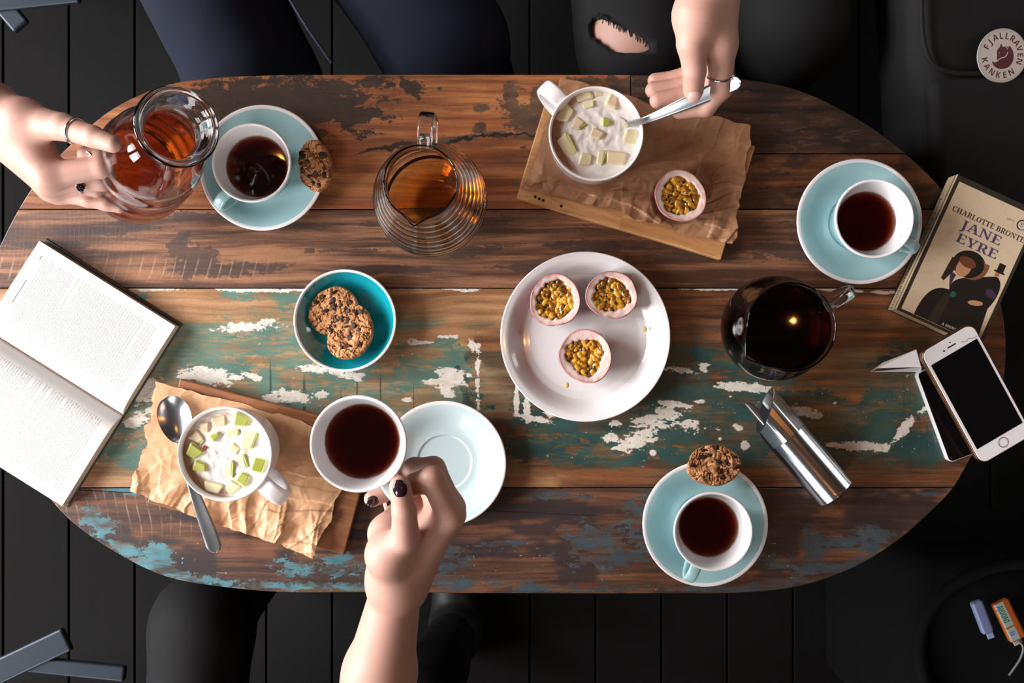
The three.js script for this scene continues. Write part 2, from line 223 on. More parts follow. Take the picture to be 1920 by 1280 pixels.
// tones of the planks: light grain, dark grain, how strong the dark bands are
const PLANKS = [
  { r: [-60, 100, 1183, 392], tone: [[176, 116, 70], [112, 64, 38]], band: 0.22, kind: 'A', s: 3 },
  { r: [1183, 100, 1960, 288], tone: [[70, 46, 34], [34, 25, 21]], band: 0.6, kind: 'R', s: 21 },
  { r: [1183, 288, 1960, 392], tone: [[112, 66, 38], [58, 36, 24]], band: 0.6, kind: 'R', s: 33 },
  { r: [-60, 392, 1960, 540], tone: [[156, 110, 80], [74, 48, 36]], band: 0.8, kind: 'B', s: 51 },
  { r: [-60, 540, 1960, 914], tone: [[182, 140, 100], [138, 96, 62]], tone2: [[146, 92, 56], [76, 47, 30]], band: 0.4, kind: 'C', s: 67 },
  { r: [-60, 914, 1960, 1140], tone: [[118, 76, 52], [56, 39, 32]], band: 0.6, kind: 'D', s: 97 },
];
function plankColor(px, py, pl) {
  const warp = (fbm(px * 0.0032 + pl.s, py * 0.011, 4) - 0.5) * 26, gy = py + warp;
  const g1 = fbm(px * 0.0042 + pl.s, gy * 0.11, 5), g2 = noise2(px * 0.028, gy * 0.62 + pl.s), g3 = noise2(px * 0.012 + 40, gy * 1.3);
  const bands = sstep(0.48, 0.72, fbm(px * 0.0022 + pl.s * 2, gy * 0.05, 3));
  let t = clamp((g1 - 0.5) * 1.9 + 0.42 + (g2 - 0.5) * 0.42 + (g3 - 0.5) * 0.3);
  t = clamp(t + bands * pl.band * 0.75);
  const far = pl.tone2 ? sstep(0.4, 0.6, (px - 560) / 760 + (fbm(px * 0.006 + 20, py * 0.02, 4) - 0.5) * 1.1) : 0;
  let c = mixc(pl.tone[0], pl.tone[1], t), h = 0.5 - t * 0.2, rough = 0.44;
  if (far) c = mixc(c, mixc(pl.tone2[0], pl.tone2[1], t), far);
  const fine = (noise2(px * 0.35, py * 1.1) - 0.5) * 16; c = [c[0] + fine, c[1] + fine * 0.85, c[2] + fine * 0.7];
  const patch = (fbm(px * 0.012 + pl.s, py * 0.016, 3) - 0.5) * 34; c = [c[0] + patch, c[1] + patch * 0.7, c[2] + patch * 0.5];
  if (pl.kind === 'A' || pl.kind === 'R') {
    const b = most(px, py, BARK, pl.s); c = mixc(c, px < 800 ? mixc([30, 27, 29], [58, 46, 40], fbm(px * 0.05, py * 0.08, 3) * 0.8) : mixc([48, 37, 31], [112, 90, 70], fbm(px * 0.06, py * 0.09, 4)), b * 0.88); h -= b * 0.12;
    const red = sstep(0.55, 0.75, fbm(px * 0.009 + 5, py * 0.02, 3)); c = mixc(c, [150, 76, 40], red * 0.35 * (1 - b));
    let k = 99; for (const l of CRACK) k = Math.min(k, segDist(px + (fbm(px * 0.05, py * 0.05, 3) - 0.5) * 18, py + (fbm(px * 0.06 + 9, py * 0.06, 3) - 0.5) * 22, l)); const q = sstep(3.4, 1, k); c = mixc(c, [26, 19, 17], q * 0.9); h -= q * 0.3;
    if (pl.kind === 'R') { const f = sstep(0.5, 0.62, fbm(px * 0.02, py * 0.05, 4)); c = mixc(c, [28, 22, 21], f * 0.5); const sc = sstep(0.66, 0.72, fbm(px * 0.05 + py * 0.03, py * 0.14, 3)); c = mixc(c, [112, 92, 70], sc * 0.35); }
  }
  if (pl.kind === 'B') {
    const b = most(px, py, SMUDGE, pl.s); c = mixc(c, [52, 42, 42], b * 0.62);
    // arcs that a saw left across the plank
    const arc = px + 0.0016 * (py - 500) ** 2 + py * 0.25, saw = sstep(0.86, 0.96, Math.cos(arc * 0.29 + noise2(px * 0.02, py * 0.02) * 2)) * sstep(470, 495, py) * sstep(532, 515, py) * sstep(560, 420, px) * (noise2(px * 0.05, py * 0.2) * 0.8 + 0.2);
    c = mixc(c, [196, 170, 152], saw * 0.55); h -= saw * 0.1;
    const sc = sstep(0.93, 0.985, Math.cos(arc * 0.74)) * sstep(330, 200, px) * noise2(px * 0.08, py * 0.05); c = mixc(c, [186, 150, 140], sc * 0.35);
  }
  if (pl.kind === 'C') {
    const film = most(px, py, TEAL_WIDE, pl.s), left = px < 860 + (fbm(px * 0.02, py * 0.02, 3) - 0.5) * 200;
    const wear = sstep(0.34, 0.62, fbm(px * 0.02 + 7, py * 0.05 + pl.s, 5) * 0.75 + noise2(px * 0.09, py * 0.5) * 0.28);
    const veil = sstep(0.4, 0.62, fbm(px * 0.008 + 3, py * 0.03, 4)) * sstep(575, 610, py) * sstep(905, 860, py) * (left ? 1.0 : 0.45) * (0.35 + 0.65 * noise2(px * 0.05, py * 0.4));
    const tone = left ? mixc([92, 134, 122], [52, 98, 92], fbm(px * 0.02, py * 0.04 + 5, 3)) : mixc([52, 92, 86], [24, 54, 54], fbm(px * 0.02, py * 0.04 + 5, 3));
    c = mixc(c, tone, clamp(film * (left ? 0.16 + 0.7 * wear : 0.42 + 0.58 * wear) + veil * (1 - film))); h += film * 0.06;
    const drip = sstep(0.9, 0.97, noise2(px * 0.16, py * 0.004 + 3)) * sstep(660, 700, py) * film; c = mixc(c, [30, 48, 46], drip * 0.7);
    const w = most(px, py, WHITE, 5), chalk = fbm(px * 0.15, py * 0.2, 3); c = mixc(c, mixc([232, 228, 222], [196, 180, 162], chalk * 0.8), w * 0.97); h += w * 0.25; rough += w * 0.25;
    const fleck = sstep(0.93, 0.96, noise2(px * 0.22 + 9, py * 0.3)) * sstep(0.54, 0.62, fbm(px * 0.02 + 60, py * 0.03, 3)) * film; c = mixc(c, [214, 212, 204], fleck * 0.75); h += fleck * 0.1;
    const pit = sstep(0.93, 0.97, noise2(px * 0.2 + 50, py * 0.24)) * w; c = mixc(c, [40, 58, 56], pit * 0.8);
  }
  if (pl.kind === 'D') {
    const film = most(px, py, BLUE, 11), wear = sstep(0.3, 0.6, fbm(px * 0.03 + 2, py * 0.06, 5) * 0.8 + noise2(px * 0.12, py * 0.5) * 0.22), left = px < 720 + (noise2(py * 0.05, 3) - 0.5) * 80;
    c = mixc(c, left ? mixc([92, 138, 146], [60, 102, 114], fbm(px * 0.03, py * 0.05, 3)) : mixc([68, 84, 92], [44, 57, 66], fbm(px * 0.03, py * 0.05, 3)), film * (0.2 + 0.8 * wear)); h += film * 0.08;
    const dark = sstep(0.52, 0.66, fbm(px * 0.011 + 30, py * 0.026, 4)); c = mixc(c, [40, 34, 38], dark * 0.75 * (1 - film));
    const rd = most(px, py, RED, 2); c = mixc(c, [104, 34, 28], rd * 0.6);
    const arc = px + 0.002 * (py - 1000) ** 2, saw = sstep(0.86, 0.97, Math.cos(arc * 0.33 + noise2(px * 0.03, py * 0.02) * 2)) * sstep(520, 300, px) * sstep(1020, 985, py) * noise2(px * 0.05, py * 0.1) * (1 - film); c = mixc(c, [176, 156, 148], saw * 0.6);
    const fleck = sstep(0.92, 0.95, noise2(px * 0.17 + 9, py * 0.22)) * sstep(0.56, 0.62, fbm(px * 0.012 + 80, py * 0.03, 3)) * sstep(1000, 1020, py); c = mixc(c, [150, 176, 180], fleck * 0.8); h += fleck * 0.1;
  }
  // fine scratches all over
  const s1 = sstep(0.965, 0.985, noise2(px * 0.9 + py * 0.35, py * 0.03 - px * 0.02)) * sstep(0.5, 0.7, fbm(px * 0.01 + 70, py * 0.01, 2)); c = mixc(c, [200, 184, 170], s1 * 0.3);
  return [c[0], c[1], c[2], h, rough];
}
// outline of the top, in photo pixels
const OUTLINE = (() => {
  const pts = [[500, 141], [700, 140], [960, 140], [1200, 141], [1380, 147], [1500, 170], [1620, 230], [1700, 290], [1770, 360], [1830, 450], [1872, 555], [1886, 655], [1870, 765], [1815, 867], [1785, 917], [1735, 968], [1680, 1015], [1597, 1065], [1500, 1098], [1400, 1110], [1200, 1112], [960, 1112], [700, 1110], [520, 1109], [420, 1100], [310, 1080], [215, 1034], [126, 970], [66, 895], [14, 800], [-20, 710], [-34, 625], [-22, 520], [10, 440], [62, 350], [125, 278], [210, 205], [310, 160], [380, 148]];
  return new THREE.CatmullRomCurve3(pts.map(p => V(p[0], p[1], 0)), true, 'centripetal').getPoints(260).slice(0, -1).map(p => [p.x, p.y]);
})();
function clip(poly, [x0, y0, x1, y1]) {
  for (const [k, v, s] of [[0, x0, 1], [0, x1, -1], [1, y0, 1], [1, y1, -1]]) {
    const out = [];
    poly.forEach((a, i) => { const b = poly[(i + 1) % poly.length], da = (a[k] - v) * s, db = (b[k] - v) * s; if (da >= 0) out.push(a); if ((da >= 0) !== (db >= 0)) { const t = da / (da - db); out.push([lerp(a[0], b[0], t), lerp(a[1], b[1], t)]); } });
    poly = out;
  }
  return poly;
}
{
  const table = thing('table', 'oval table of reclaimed wood planks with worn teal and blue paint', 'table', V(0, 0, 0));
  const W2 = (p) => [(p[0] - 960) * MM, (p[1] - 640) * MM];
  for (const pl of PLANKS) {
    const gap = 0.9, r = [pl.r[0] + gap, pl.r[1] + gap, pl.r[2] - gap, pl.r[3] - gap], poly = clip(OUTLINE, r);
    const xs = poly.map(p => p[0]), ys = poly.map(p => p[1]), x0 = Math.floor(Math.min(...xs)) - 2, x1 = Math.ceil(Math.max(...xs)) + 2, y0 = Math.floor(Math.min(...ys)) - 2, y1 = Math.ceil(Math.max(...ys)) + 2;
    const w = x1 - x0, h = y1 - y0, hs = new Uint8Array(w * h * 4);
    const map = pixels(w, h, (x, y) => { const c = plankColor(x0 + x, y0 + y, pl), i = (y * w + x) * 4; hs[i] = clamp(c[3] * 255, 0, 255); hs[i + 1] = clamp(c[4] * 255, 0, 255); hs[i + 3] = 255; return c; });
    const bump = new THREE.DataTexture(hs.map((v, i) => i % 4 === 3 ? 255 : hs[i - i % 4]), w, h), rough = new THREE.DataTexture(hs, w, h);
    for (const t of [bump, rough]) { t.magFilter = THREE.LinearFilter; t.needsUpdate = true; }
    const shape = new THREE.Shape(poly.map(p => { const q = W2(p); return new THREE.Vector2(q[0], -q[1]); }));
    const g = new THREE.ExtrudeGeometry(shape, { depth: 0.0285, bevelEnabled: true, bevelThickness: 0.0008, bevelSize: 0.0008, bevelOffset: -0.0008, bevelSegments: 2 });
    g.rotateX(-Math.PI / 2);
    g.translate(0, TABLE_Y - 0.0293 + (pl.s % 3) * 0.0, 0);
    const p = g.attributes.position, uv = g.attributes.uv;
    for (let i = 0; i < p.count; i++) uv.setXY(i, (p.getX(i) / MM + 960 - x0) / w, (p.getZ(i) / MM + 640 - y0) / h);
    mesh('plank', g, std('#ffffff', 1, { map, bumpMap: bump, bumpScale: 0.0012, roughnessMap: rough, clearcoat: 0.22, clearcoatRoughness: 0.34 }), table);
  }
  const dark = std('#1c1411', 0.7);
  const sub = new THREE.ExtrudeGeometry(new THREE.Shape(OUTLINE.map(p => new THREE.Vector2((p[0] - 960) * MM * 0.985, -(p[1] - 626) * MM * 0.985))), { depth: 0.02, bevelEnabled: false });
  sub.rotateX(-Math.PI / 2); sub.translate(-0.0, TABLE_Y - 0.05, -14 * MM); mesh('underframe', sub, dark, table);
  for (const x of [-0.3, 0.3]) { mesh('leg', lathe(spl([[0, 0], [0.045, 0], [0.04, 0.1], [0.05, 0.3], [0.045, TABLE_Y - 0.05], [0, TABLE_Y - 0.05]], 20), 20), dark, table).position.set(x, 0, 0); mesh('foot', rbox(0.08, 0.04, 0.44, 0.01, x, 0.021, 0), dark, table); }
}

// ---------------------------------------------------------------- crockery
const SAUCER_TOP = [[0, 0.0065], [0.028, 0.0065], [0.031, 0.0067], [0.0325, 0.0082], [0.0345, 0.0084], [0.040, 0.0090], [0.048, 0.0118], [0.058, 0.0172], [0.0645, 0.0200], [0.0685, 0.0212]];
function saucer(px, py, label, glaze) {
  const t = thing('saucer', label, 'saucer', P(px, py, 0));
  mesh('well', lathe(spl(SAUCER_TOP, 60), 96), glaze, t);
  mesh('rim', lathe(spl([[0.0685, 0.0212], [0.0712, 0.0218], [0.0728, 0.0212], [0.0726, 0.0198], [0.070, 0.0178]], 16), 96), M.glazeWhite, t);
  mesh('underside', lathe(spl([[0.070, 0.0178], [0.058, 0.0122], [0.044, 0.0056], [0.040, 0.0008], [0.037, 0.0002], [0.034, 0.003], [0, 0.003]].reverse(), 30).reverse().map(p => p).reverse(), 96), glaze, t);
  return t;
}
const strap = (pts, w, th, n = 36) => {                  // a flat band swept along points in the local xy plane
  const c = new THREE.CatmullRomCurve3(pts.map(p => V(p[0], p[1], 0)), false, 'centripetal'), pos = [], idx = [], K = 14;
  for (let i = 0; i <= n; i++) {
    const u = i / n, p = c.getPoint(u), tg = c.getTangent(u), nx = -tg.y, ny = tg.x;
    for (let k = 0; k < K; k++) { const a = k / K * Math.PI * 2, ca = Math.cos(a), sa = Math.sin(a), e = 0.62, A = Math.sign(ca) * Math.abs(ca) ** e * th / 2, B = Math.sign(sa) * Math.abs(sa) ** e * w / 2; pos.push(p.x + nx * A, p.y + ny * A, B); }
  }
  for (let i = 0; i < n; i++) for (let k = 0; k < K; k++) { const a = i * K + k, b = i * K + (k + 1) % K, c2 = a + K, d = b + K; idx.push(a, b, c2, b, d, c2); }
  for (const e of [0, n]) { const o = pos.length / 3, p = c.getPoint(e / n); pos.push(p.x, p.y, 0); for (let k = 0; k < K; k++) { const a = e * K + k, b = e * K + (k + 1) % K; e ? idx.push(a, b, o) : idx.push(b, a, o); } }
  const g = new THREE.BufferGeometry(); g.setAttribute('position', new THREE.Float32BufferAttribute(pos, 3)); g.setIndex(idx); g.computeVertexNormals(); return g;
};
const CUP_IN = [[0, 0.009], [0.014, 0.0092], [0.0215, 0.0125], [0.028, 0.022], [0.0325, 0.033], [0.0368, 0.047], [0.0402, 0.0605]];
function cup(pos, turn, label, glaze, fill) {            // turn: where the handle points, in degrees, 0 = right in the picture, 90 = down
  const t = thing('cup', label, 'cup', pos, -turn * Math.PI / 180);
  mesh('body', lathe(spl([[0, 0.004], [0.018, 0.004], [0.021, 0.0005], [0.0245, 0.0006], [0.0265, 0.006], [0.0318, 0.018], [0.0372, 0.034], [0.0412, 0.050], [0.0432, 0.060]], 50), 96), glaze, t);
  mesh('rim', lathe(spl([[0.0432, 0.060], [0.0442, 0.0632], [0.0434, 0.0648], [0.0416, 0.0645], [0.0402, 0.0605]], 18), 96), M.glazeWhite, t);
  mesh('interior', lathe(spl(CUP_IN, 50).reverse(), 96), M.glazeWhite, t);
  mesh('handle', strap([[0.0385, 0.052], [0.052, 0.0545], [0.0615, 0.047], [0.059, 0.034], [0.047, 0.0235], [0.0335, 0.0225]], 0.0125, 0.0065), glaze, t);
  const inner = spl(CUP_IN, 50).filter(p => p.y < fill).map(p => new THREE.Vector2(p.x + (p.x > 0 ? 0.0004 : 0), p.y - 0.0004)), top = inner[inner.length - 1];
  mesh('tea', lathe([...inner, new THREE.Vector2(top.x, fill), new THREE.Vector2(top.x - 0.0012, fill - 0.0005), new THREE.Vector2(top.x - 0.003, fill - 0.0007), new THREE.Vector2(0, fill - 0.0007)], 96), M.tea, t);
  return t;
}
saucer(500, 320, 'pale blue saucer with white rim under the cup beside the tilted carafe', M.glazeBlue);
saucer(1600, 419, 'pale blue saucer with white rim beside the old paperback novel', M.glazeBlue);
saucer(1316, 976, 'pale blue saucer with white rim beside the lying steel pourer', M.glazeBlue);
saucer(834, 865, 'very pale blue empty saucer beside the hand lifting a cup', M.glazePale);
cup(P(498, 323, 0.0068), 133, 'blue glazed cup of dark tea beside the tilted carafe', M.glazeBlue, 0.041);
cup(P(1603, 422, 0.0068), 31, 'blue glazed cup of coffee beside the old paperback novel', M.glazeBlue, 0.038);
cup(P(1317, 977, 0.0068), 113, 'blue glazed cup of coffee beside the lying steel pourer', M.glazeBlue, 0.038);
const HELD = P(672, 832, 0.28).setY(TABLE_Y + 0.28 - 0.0645);
cup(HELD, 57, 'pale cup of red-brown tea lifted by a hand with dark nails', M.glazePale, 0.041);

// ---- large white mugs of milky yogurt with apple chunks
const MUG_H = 0.078;
function mug(px, py, h0, turn, label, specks, seed) {
  const t = thing('mug', label, 'mug', P(px, py, h0 + MUG_H).setY(TABLE_Y + h0), -turn * Math.PI / 180);
  mesh('body', lathe(spl([[0, 0.0022], [0.03, 0.0022], [0.033, 0], [0.037, 0.0006], [0.0425, 0.006], [0.0468, 0.02], [0.0492, 0.045], [0.0508, 0.072]], 50), 96), M.glazeWhite, t);
  mesh('rim', lathe(spl([[0.0508, 0.072], [0.0518, 0.0765], [0.0508, MUG_H], [0.0492, 0.0768], [0.0482, 0.072]], 18), 96), M.glazeWhite, t);
  mesh('interior', lathe(spl([[0, 0.008], [0.034, 0.009], [0.042, 0.018], [0.0465, 0.045], [0.0482, 0.072]], 40).reverse(), 96), M.glazeWhite, t);
  mesh('handle', strap([[0.047, 0.068], [0.062, 0.0715], [0.0765, 0.064], [0.077, 0.048], [0.066, 0.030], [0.046, 0.022]], 0.019, 0.0085), M.glazeWhite, t);
  // yogurt: a slightly lumpy disc, dusted with cinnamon near one side of the mug
  const pos = [], idx = [], N = 40, K = 72, yl = 0.0685;
  for (let i = 0; i <= N; i++) for (let k = 0; k < K; k++) { const r = 0.0002 + 0.0477 * i / N, a = k / K * 6.28318, x = r * Math.cos(a), z = r * Math.sin(a); pos.push(x, yl + (fbm(x * 160 + seed, z * 160 + 4, 3) - 0.5) * 0.003 * (1 - (i / N) ** 6) + 0.0006 * (i / N) ** 12, z); }
  for (let i = 0; i < N; i++) for (let k = 0; k < K; k++) { const a = i * K + k, b = i * K + (k + 1) % K; idx.push(a, b, a + K, b, b + K, a + K); }
  for (let k = 1; k + 1 < K; k++) idx.push(0, k + 1, k);
  const g = new THREE.BufferGeometry(); g.setAttribute('position', new THREE.Float32BufferAttribute(pos, 3)); g.setIndex(idx); g.computeVertexNormals();
  for (let k = 0; k < K * 2; k++) g.attributes.normal.setXYZ(k, 0, 1, 0);
  const R = -turn * Math.PI / 180;
  paint(g, (x, y, z) => { const wx = x * Math.cos(R) + z * Math.sin(R), wz = -x * Math.sin(R) + z * Math.cos(R), d = specks(wx, wz) + (fbm(x * 500, z * 500 + seed, 3) - 0.7) * 0.7, sp = sstep(0.8, 0.88, noise2(x * 2600 + seed, z * 2600)) * 0.5; return mixc([232, 227, 221], [146, 106, 80], clamp(sstep(0.1, 1.0, d) * 0.85 + sp * sstep(0.0, 0.6, d))); });
  mesh('yogurt', g, std('#ffffff', 0.35, { vertexColors: true }), t);
  return t;
}
const MUG_B = 0.0155;
mug(1118, 250, MUG_B, 224, 'white mug of milky yogurt with pale apple chunks and a spoon in it', (x, z) => sstep(0.033, 0.044, Math.hypot(x, z)) * sstep(0.1, 0.8, (-x * 0.93 - z * 0.05) / Math.hypot(x, z)) * 1.3, 3);
mug(421, 851, MUG_B, 40, 'white mug of frothy yogurt with green-skinned apple chunks beside the open book', (x, z) => sstep(0.034, 0.044, Math.hypot(x, z)) * sstep(0.1, 0.8, (-x * 0.85 + z * 0.4) / Math.hypot(x, z)) * 1.2 + sstep(0.014, 0.03, z) * sstep(0.02, -0.01, x) * 0.35 + sstep(-0.025, -0.035, z) * 0.5, 9);

function chunk(i, px, py, w, d, turn, green, skinSide, grp, where, h, c, marks) {
  const s = MM * (EYE - h) / EYE, W = w * s, D = d * s, H = 0.0105, R = rng(i * 31 + w);
  const labels = { 0: 'pale apple chunk', 1: 'green-edged apple chunk', 2: 'bright green apple chunk' };
  const rx = px - c[0], ry = py - c[1], rim = Math.hypot(rx, ry) > 42, close = (x, y) => Math.hypot(px - x, py - y) < 34;
  const size = Math.max(w, d) / Math.min(w, d) > 1.45 ? 'long ' : Math.max(w, d) < 21 ? 'small ' : '';
  const spot = marks.map(([x, y, n]) => close(x, y) && !(px === x && py === y) ? n : '').find(Boolean) || (rim ? 'against the rim' : 'near the middle');
  const t = thing('apple_chunk', `${size}${labels[green]} ${spot} of the ${where}`.replace(/(spoon|berry|handle|cube) of the/, '$1 in the'), 'apple', P(px, py, h).setY(TABLE_Y + h - (green === 2 ? 0.0066 : 0.0079) - R() * 0.0016), -turn * Math.PI / 180, `${labels[green]}s in the ${grp}`);
  t.rotation.x = (R() - 0.5) * 0.3; t.rotation.z = (R() - 0.5) * 0.3;
  const g = rbox(W, H, D, Math.min(W, D, H) * 0.28, 0, H / 2, 0, 3), a = (R() - 0.5) * 1.1, b = (R() - 0.5) * 1.1, e = (R() - 0.5) * 0.5, c1 = R() * 0.16;
  const bend = g => { const p = g.attributes.position; for (let k = 0; k < p.count; k++) { const x = p.getX(k), z = p.getZ(k), y = p.getY(k); const q = 1 - c1 * Math.max(0, (x / W + z / D)); p.setXYZ(k, (x * (1 + a * z / D) + e * z * 0.5) * q, y + (fbm(x * 300 + i, z * 300, 2) - 0.5) * 0.0018, z * (1 + b * x / W) * q); } g.computeVertexNormals(); return g; };
  bend(g);
  mesh('flesh', g, std(green === 2 ? '#c6c78c' : i % 3 === 1 ? '#d3bf9e' : '#d8cda6', 0.4), t);
  if (green) {
    const sk = green === 2 ? rbox(W * 0.84, 0.003, D * 0.84, 0.0013, 0, H - 0.0002, 0, 3) : rbox(0.0022, H * 0.96, D * 0.8, 0.0009, (skinSide || 1) * (W / 2 + 0.0001), H * 0.52, 0, 2);
    mesh('green_skin', bend(sk), std(i % 2 ? '#959a3e' : '#a6aa55', 0.35), t);
  }
  return t;
}
const YH = MUG_B + 0.0685;
[[1137, 231, 17, 16, 10, 2], [1084, 234, 20, 24, 35, 1], [1097, 181, 32, 20, -20, 0], [1106, 196, 24, 13, -18, 0], [1147, 189, 22, 30, 12, 0], [1062, 214, 26, 34, 30, 0], [1063, 273, 26, 44, -35, 1], [1121, 253, 26, 20, 25, 0], [1097, 298, 24, 24, 8, 0], [1128, 298, 15, 30, 6, 1], [1157, 296, 40, 26, 8, 1, -1], [1182, 256, 28, 30, 12, 0], [1123, 176, 20, 16, 0, 0], [1177, 234, 14, 14, 30, 0]]
  .forEach((c, i) => chunk(i, ...c.slice(0, 5), c[5], c[6], 'mug with the spoon in it', 'mug holding the spoon', YH, [1118, 250], [[1137, 231, 'beside the bright green cube'], [1075, 205, 'beside the handle'], [1182, 240, 'beside the spoon']]));
[[453, 788, 30, 24, 18, 2], [466, 826, 28, 40, 8, 1], [364, 844, 28, 28, 38, 2], [371, 820, 26, 22, 40, 1], [404, 818, 20, 13, -32, 2], [436, 812, 26, 15, -8, 1], [376, 872, 27, 20, 12, 2], [430, 877, 20, 33, 5, 1], [455, 864, 16, 26, -16, 1], [486, 874, 25, 30, 15, 2], [456, 898, 22, 24, 30, 2], [440, 841, 24, 18, 40, 0], [412, 790, 30, 22, -8, 0], [401, 914, 36, 22, 14, 0], [436, 914, 24, 26, 40, 0], [385, 800, 20, 20, 0, 0]]
  .forEach((c, i) => chunk(i + 40, ...c.slice(0, 5), c[5], c[6], 'mug beside the open book', 'mug by the open book', YH, [421, 851], [[384.5, 839, 'beside the red berry'], [480, 895, 'beside the handle']]));
{ const t = thing('raspberry_piece', 'tiny red berry bit floating among apple chunks', 'berry', P(384.5, 839, YH).setY(TABLE_Y + YH - 0.001)); const b = []; const R = rng(4); for (let i = 0; i < 9; i++) { const g = new THREE.IcosahedronGeometry(0.0011, 1); const a = i * 2.4; g.translate(Math.cos(a) * 0.0014 * (i > 2), 0.001 + (i % 3) * 0.0009, Math.sin(a) * 0.0019 * (i > 2)); b.push(g); } mesh('drupelets', merge(b), std('#a3142c', 0.3), t); }

// ---- white dinner plate and small teal bowl
{
  const t = thing('plate', 'round white plate holding three passion fruit halves', 'plate', P(1096, 631, 0.006).setY(TABLE_Y));
  mesh('body', lathe(spl([[0, 0.0015], [0.05, 0.0015], [0.053, 0.0002], [0.057, 0.0004], [0.06, 0.003], [0.078, 0.0075], [0.0965, 0.018], [0.0988, 0.0198], [0.0982, 0.0208], [0.0955, 0.0204], [0.0905, 0.0190], [0.0845, 0.0152], [0.077, 0.0088], [0.0722, 0.0056], [0.066, 0.0045], [0.05, 0.0042], [0, 0.0042]], 110), 128), M.glazeWhite, t);
  const drop = lathe(spl([[0, 0.0009], [0.0016, 0.0007], [0.0026, 0]], 8), 16), juice = std('#e8c98a', 0.15);
  for (const [x, y, z, sx] of [[974, 622, 0.0085, 0.7], [1209, 617, 0.012, 1], [1062, 722, 0.0045, 1]]) { const m = mesh('juice_drop', drop, juice, t); m.position.copy(P(x, y, z)).sub(t.position); m.position.y = z; m.scale.set(sx, 0.6, 1.3); }
  const b = thing('bowl', 'small teal bowl with white rim holding two cookies', 'bowl', P(648, 601, 0.02).setY(TABLE_Y));
  mesh('interior', lathe(spl([[0, 0.0045], [0.03, 0.0045], [0.039, 0.0062], [0.0475, 0.0125], [0.0535, 0.0195], [0.0562, 0.0235]], 50).reverse(), 96), M.glazeTeal, b);
  mesh('rim', lathe(spl([[0.0585, 0.0225], [0.0595, 0.0245], [0.0586, 0.0254], [0.0572, 0.025], [0.0562, 0.0235]], 16), 96), M.glazeWhite, b);
  mesh('body', lathe(spl([[0, 0.0015], [0.028, 0.0015], [0.0305, 0], [0.034, 0.0006], [0.046, 0.008], [0.055, 0.0165], [0.0585, 0.0225]], 40), 96), M.glazeTeal, b);
}

// ---------------------------------------------------------------- cookies
function cookie(label, pos, rx, rz, th, rot, seed, group) {
  const t = thing('cookie', label, 'cookie', pos, 0); t.rotation.set(...rot);
  const g = mergeVertices(new THREE.IcosahedronGeometry(1, 44).deleteAttribute('uv').deleteAttribute('normal'), 1e-5), p = g.attributes.position, R = rng(seed), chips = [];
  for (let i = 0; i < 26 && chips.length < 15; i++) { const a = R() * 6.283, r = Math.sqrt(R()) * 0.86, c = [Math.cos(a) * r * rx, Math.sin(a) * r * rz, 0.0022 + R() * 0.0026]; if (chips.every(q => Math.hypot(q[0] - c[0], q[1] - c[1]) > (q[2] + c[2]) * 1.1)) chips.push(c); }
  const shape = (x, y, z) => {                          // unit sphere point to a lumpy disc
    const r = Math.hypot(x, z), e = 0.42, k = Math.sign(y) * Math.abs(y) ** e, rr = r ** 0.74 / (r || 1), edge = 1 + (fbm(Math.atan2(z, x) * 1.4 + seed, seed, 3) - 0.5) * 0.12;
    const X = x * rr * rx * edge, Z = z * rr * rz * edge;
    let Y = k * th / 2;
    if (y > 0) { Y += (fbm(X * 110 + seed, Z * 110, 3) - 0.5) * th * 0.55; const cr = Math.abs(fbm(X * 170 + seed * 3, Z * 170 + 7, 3) - 0.5); Y -= sstep(0.045, 0, cr) * th * 0.22; Y += (noise2(X * 1100, Z * 1100) - 0.5) * th * 0.09; for (const c of chips) Y -= sstep(c[2] * 1.6, c[2] * 0.6, Math.hypot(X - c[0], Z - c[1])) * th * 0.1; }
    return [X, Y, Z];
  };
  for (let i = 0; i < p.count; i++) p.setXYZ(i, ...shape(p.getX(i), p.getY(i), p.getZ(i)));
  g.computeVertexNormals();
  paint(g, (x, y, z) => { const n = fbm(x * 240 + seed, z * 240, 4), m = noise2(x * 900, z * 900); const cr = sstep(0.05, 0.01, Math.abs(fbm(x * 170 + seed * 3, z * 170 + 7, 3) - 0.5)); let c = mixc([194, 138, 90], [140, 88, 50], clamp(n * 1.5 - 0.35)); c = mixc(c, [214, 164, 116], sstep(0.62, 0.9, m) * 0.5); return mixc(c, [92, 54, 32], cr * 0.6); });
  mesh('crumb', g, std('#ffffff', 0.85, { vertexColors: true }), t);
  const cm = std('#26140e', 0.6), cg = [0, 1, 2].map(k => { const q = new THREE.DodecahedronGeometry(1, 0), w = q.attributes.position; for (let i = 0; i < w.count; i++) { const f = 0.8 + 0.45 * noise2(w.getX(i) * 3 + k * 9, w.getY(i) * 3 + w.getZ(i)); w.setXYZ(i, w.getX(i) * f, w.getY(i) * f * 0.7, w.getZ(i) * f); } q.computeVertexNormals(); return q; });
  chips.forEach((c, i) => { const m = mesh('chocolate_chip', cg[i % 3], cm, t), h = 0.5 * th + (fbm(c[0] * 110 + seed, c[1] * 110, 3) - 0.5) * th * 0.55; m.position.set(c[0], h * (1 - 0.15 * (Math.hypot(c[0] / rx, c[1] / rz)) ** 4) - c[2] * 0.25, c[1]); m.scale.set(c[2], c[2] * 0.62, c[2] * (0.8 + R() * 0.7)); m.rotation.set(R(), R() * 6, R()); });
  return t;
}
cookie('chocolate chip cookie lying flat in the teal bowl, half under another', P(624, 583, 0.016).setY(TABLE_Y + 0.0125), 0.0305, 0.0275, 0.0115, [0.12, 0.6, 0.06], 5);
cookie('chocolate chip cookie resting on top of the other in the teal bowl', P(656, 622, 0.022).setY(TABLE_Y + 0.021), 0.0275, 0.0325, 0.0115, [-0.16, -0.25, 0.2], 17);
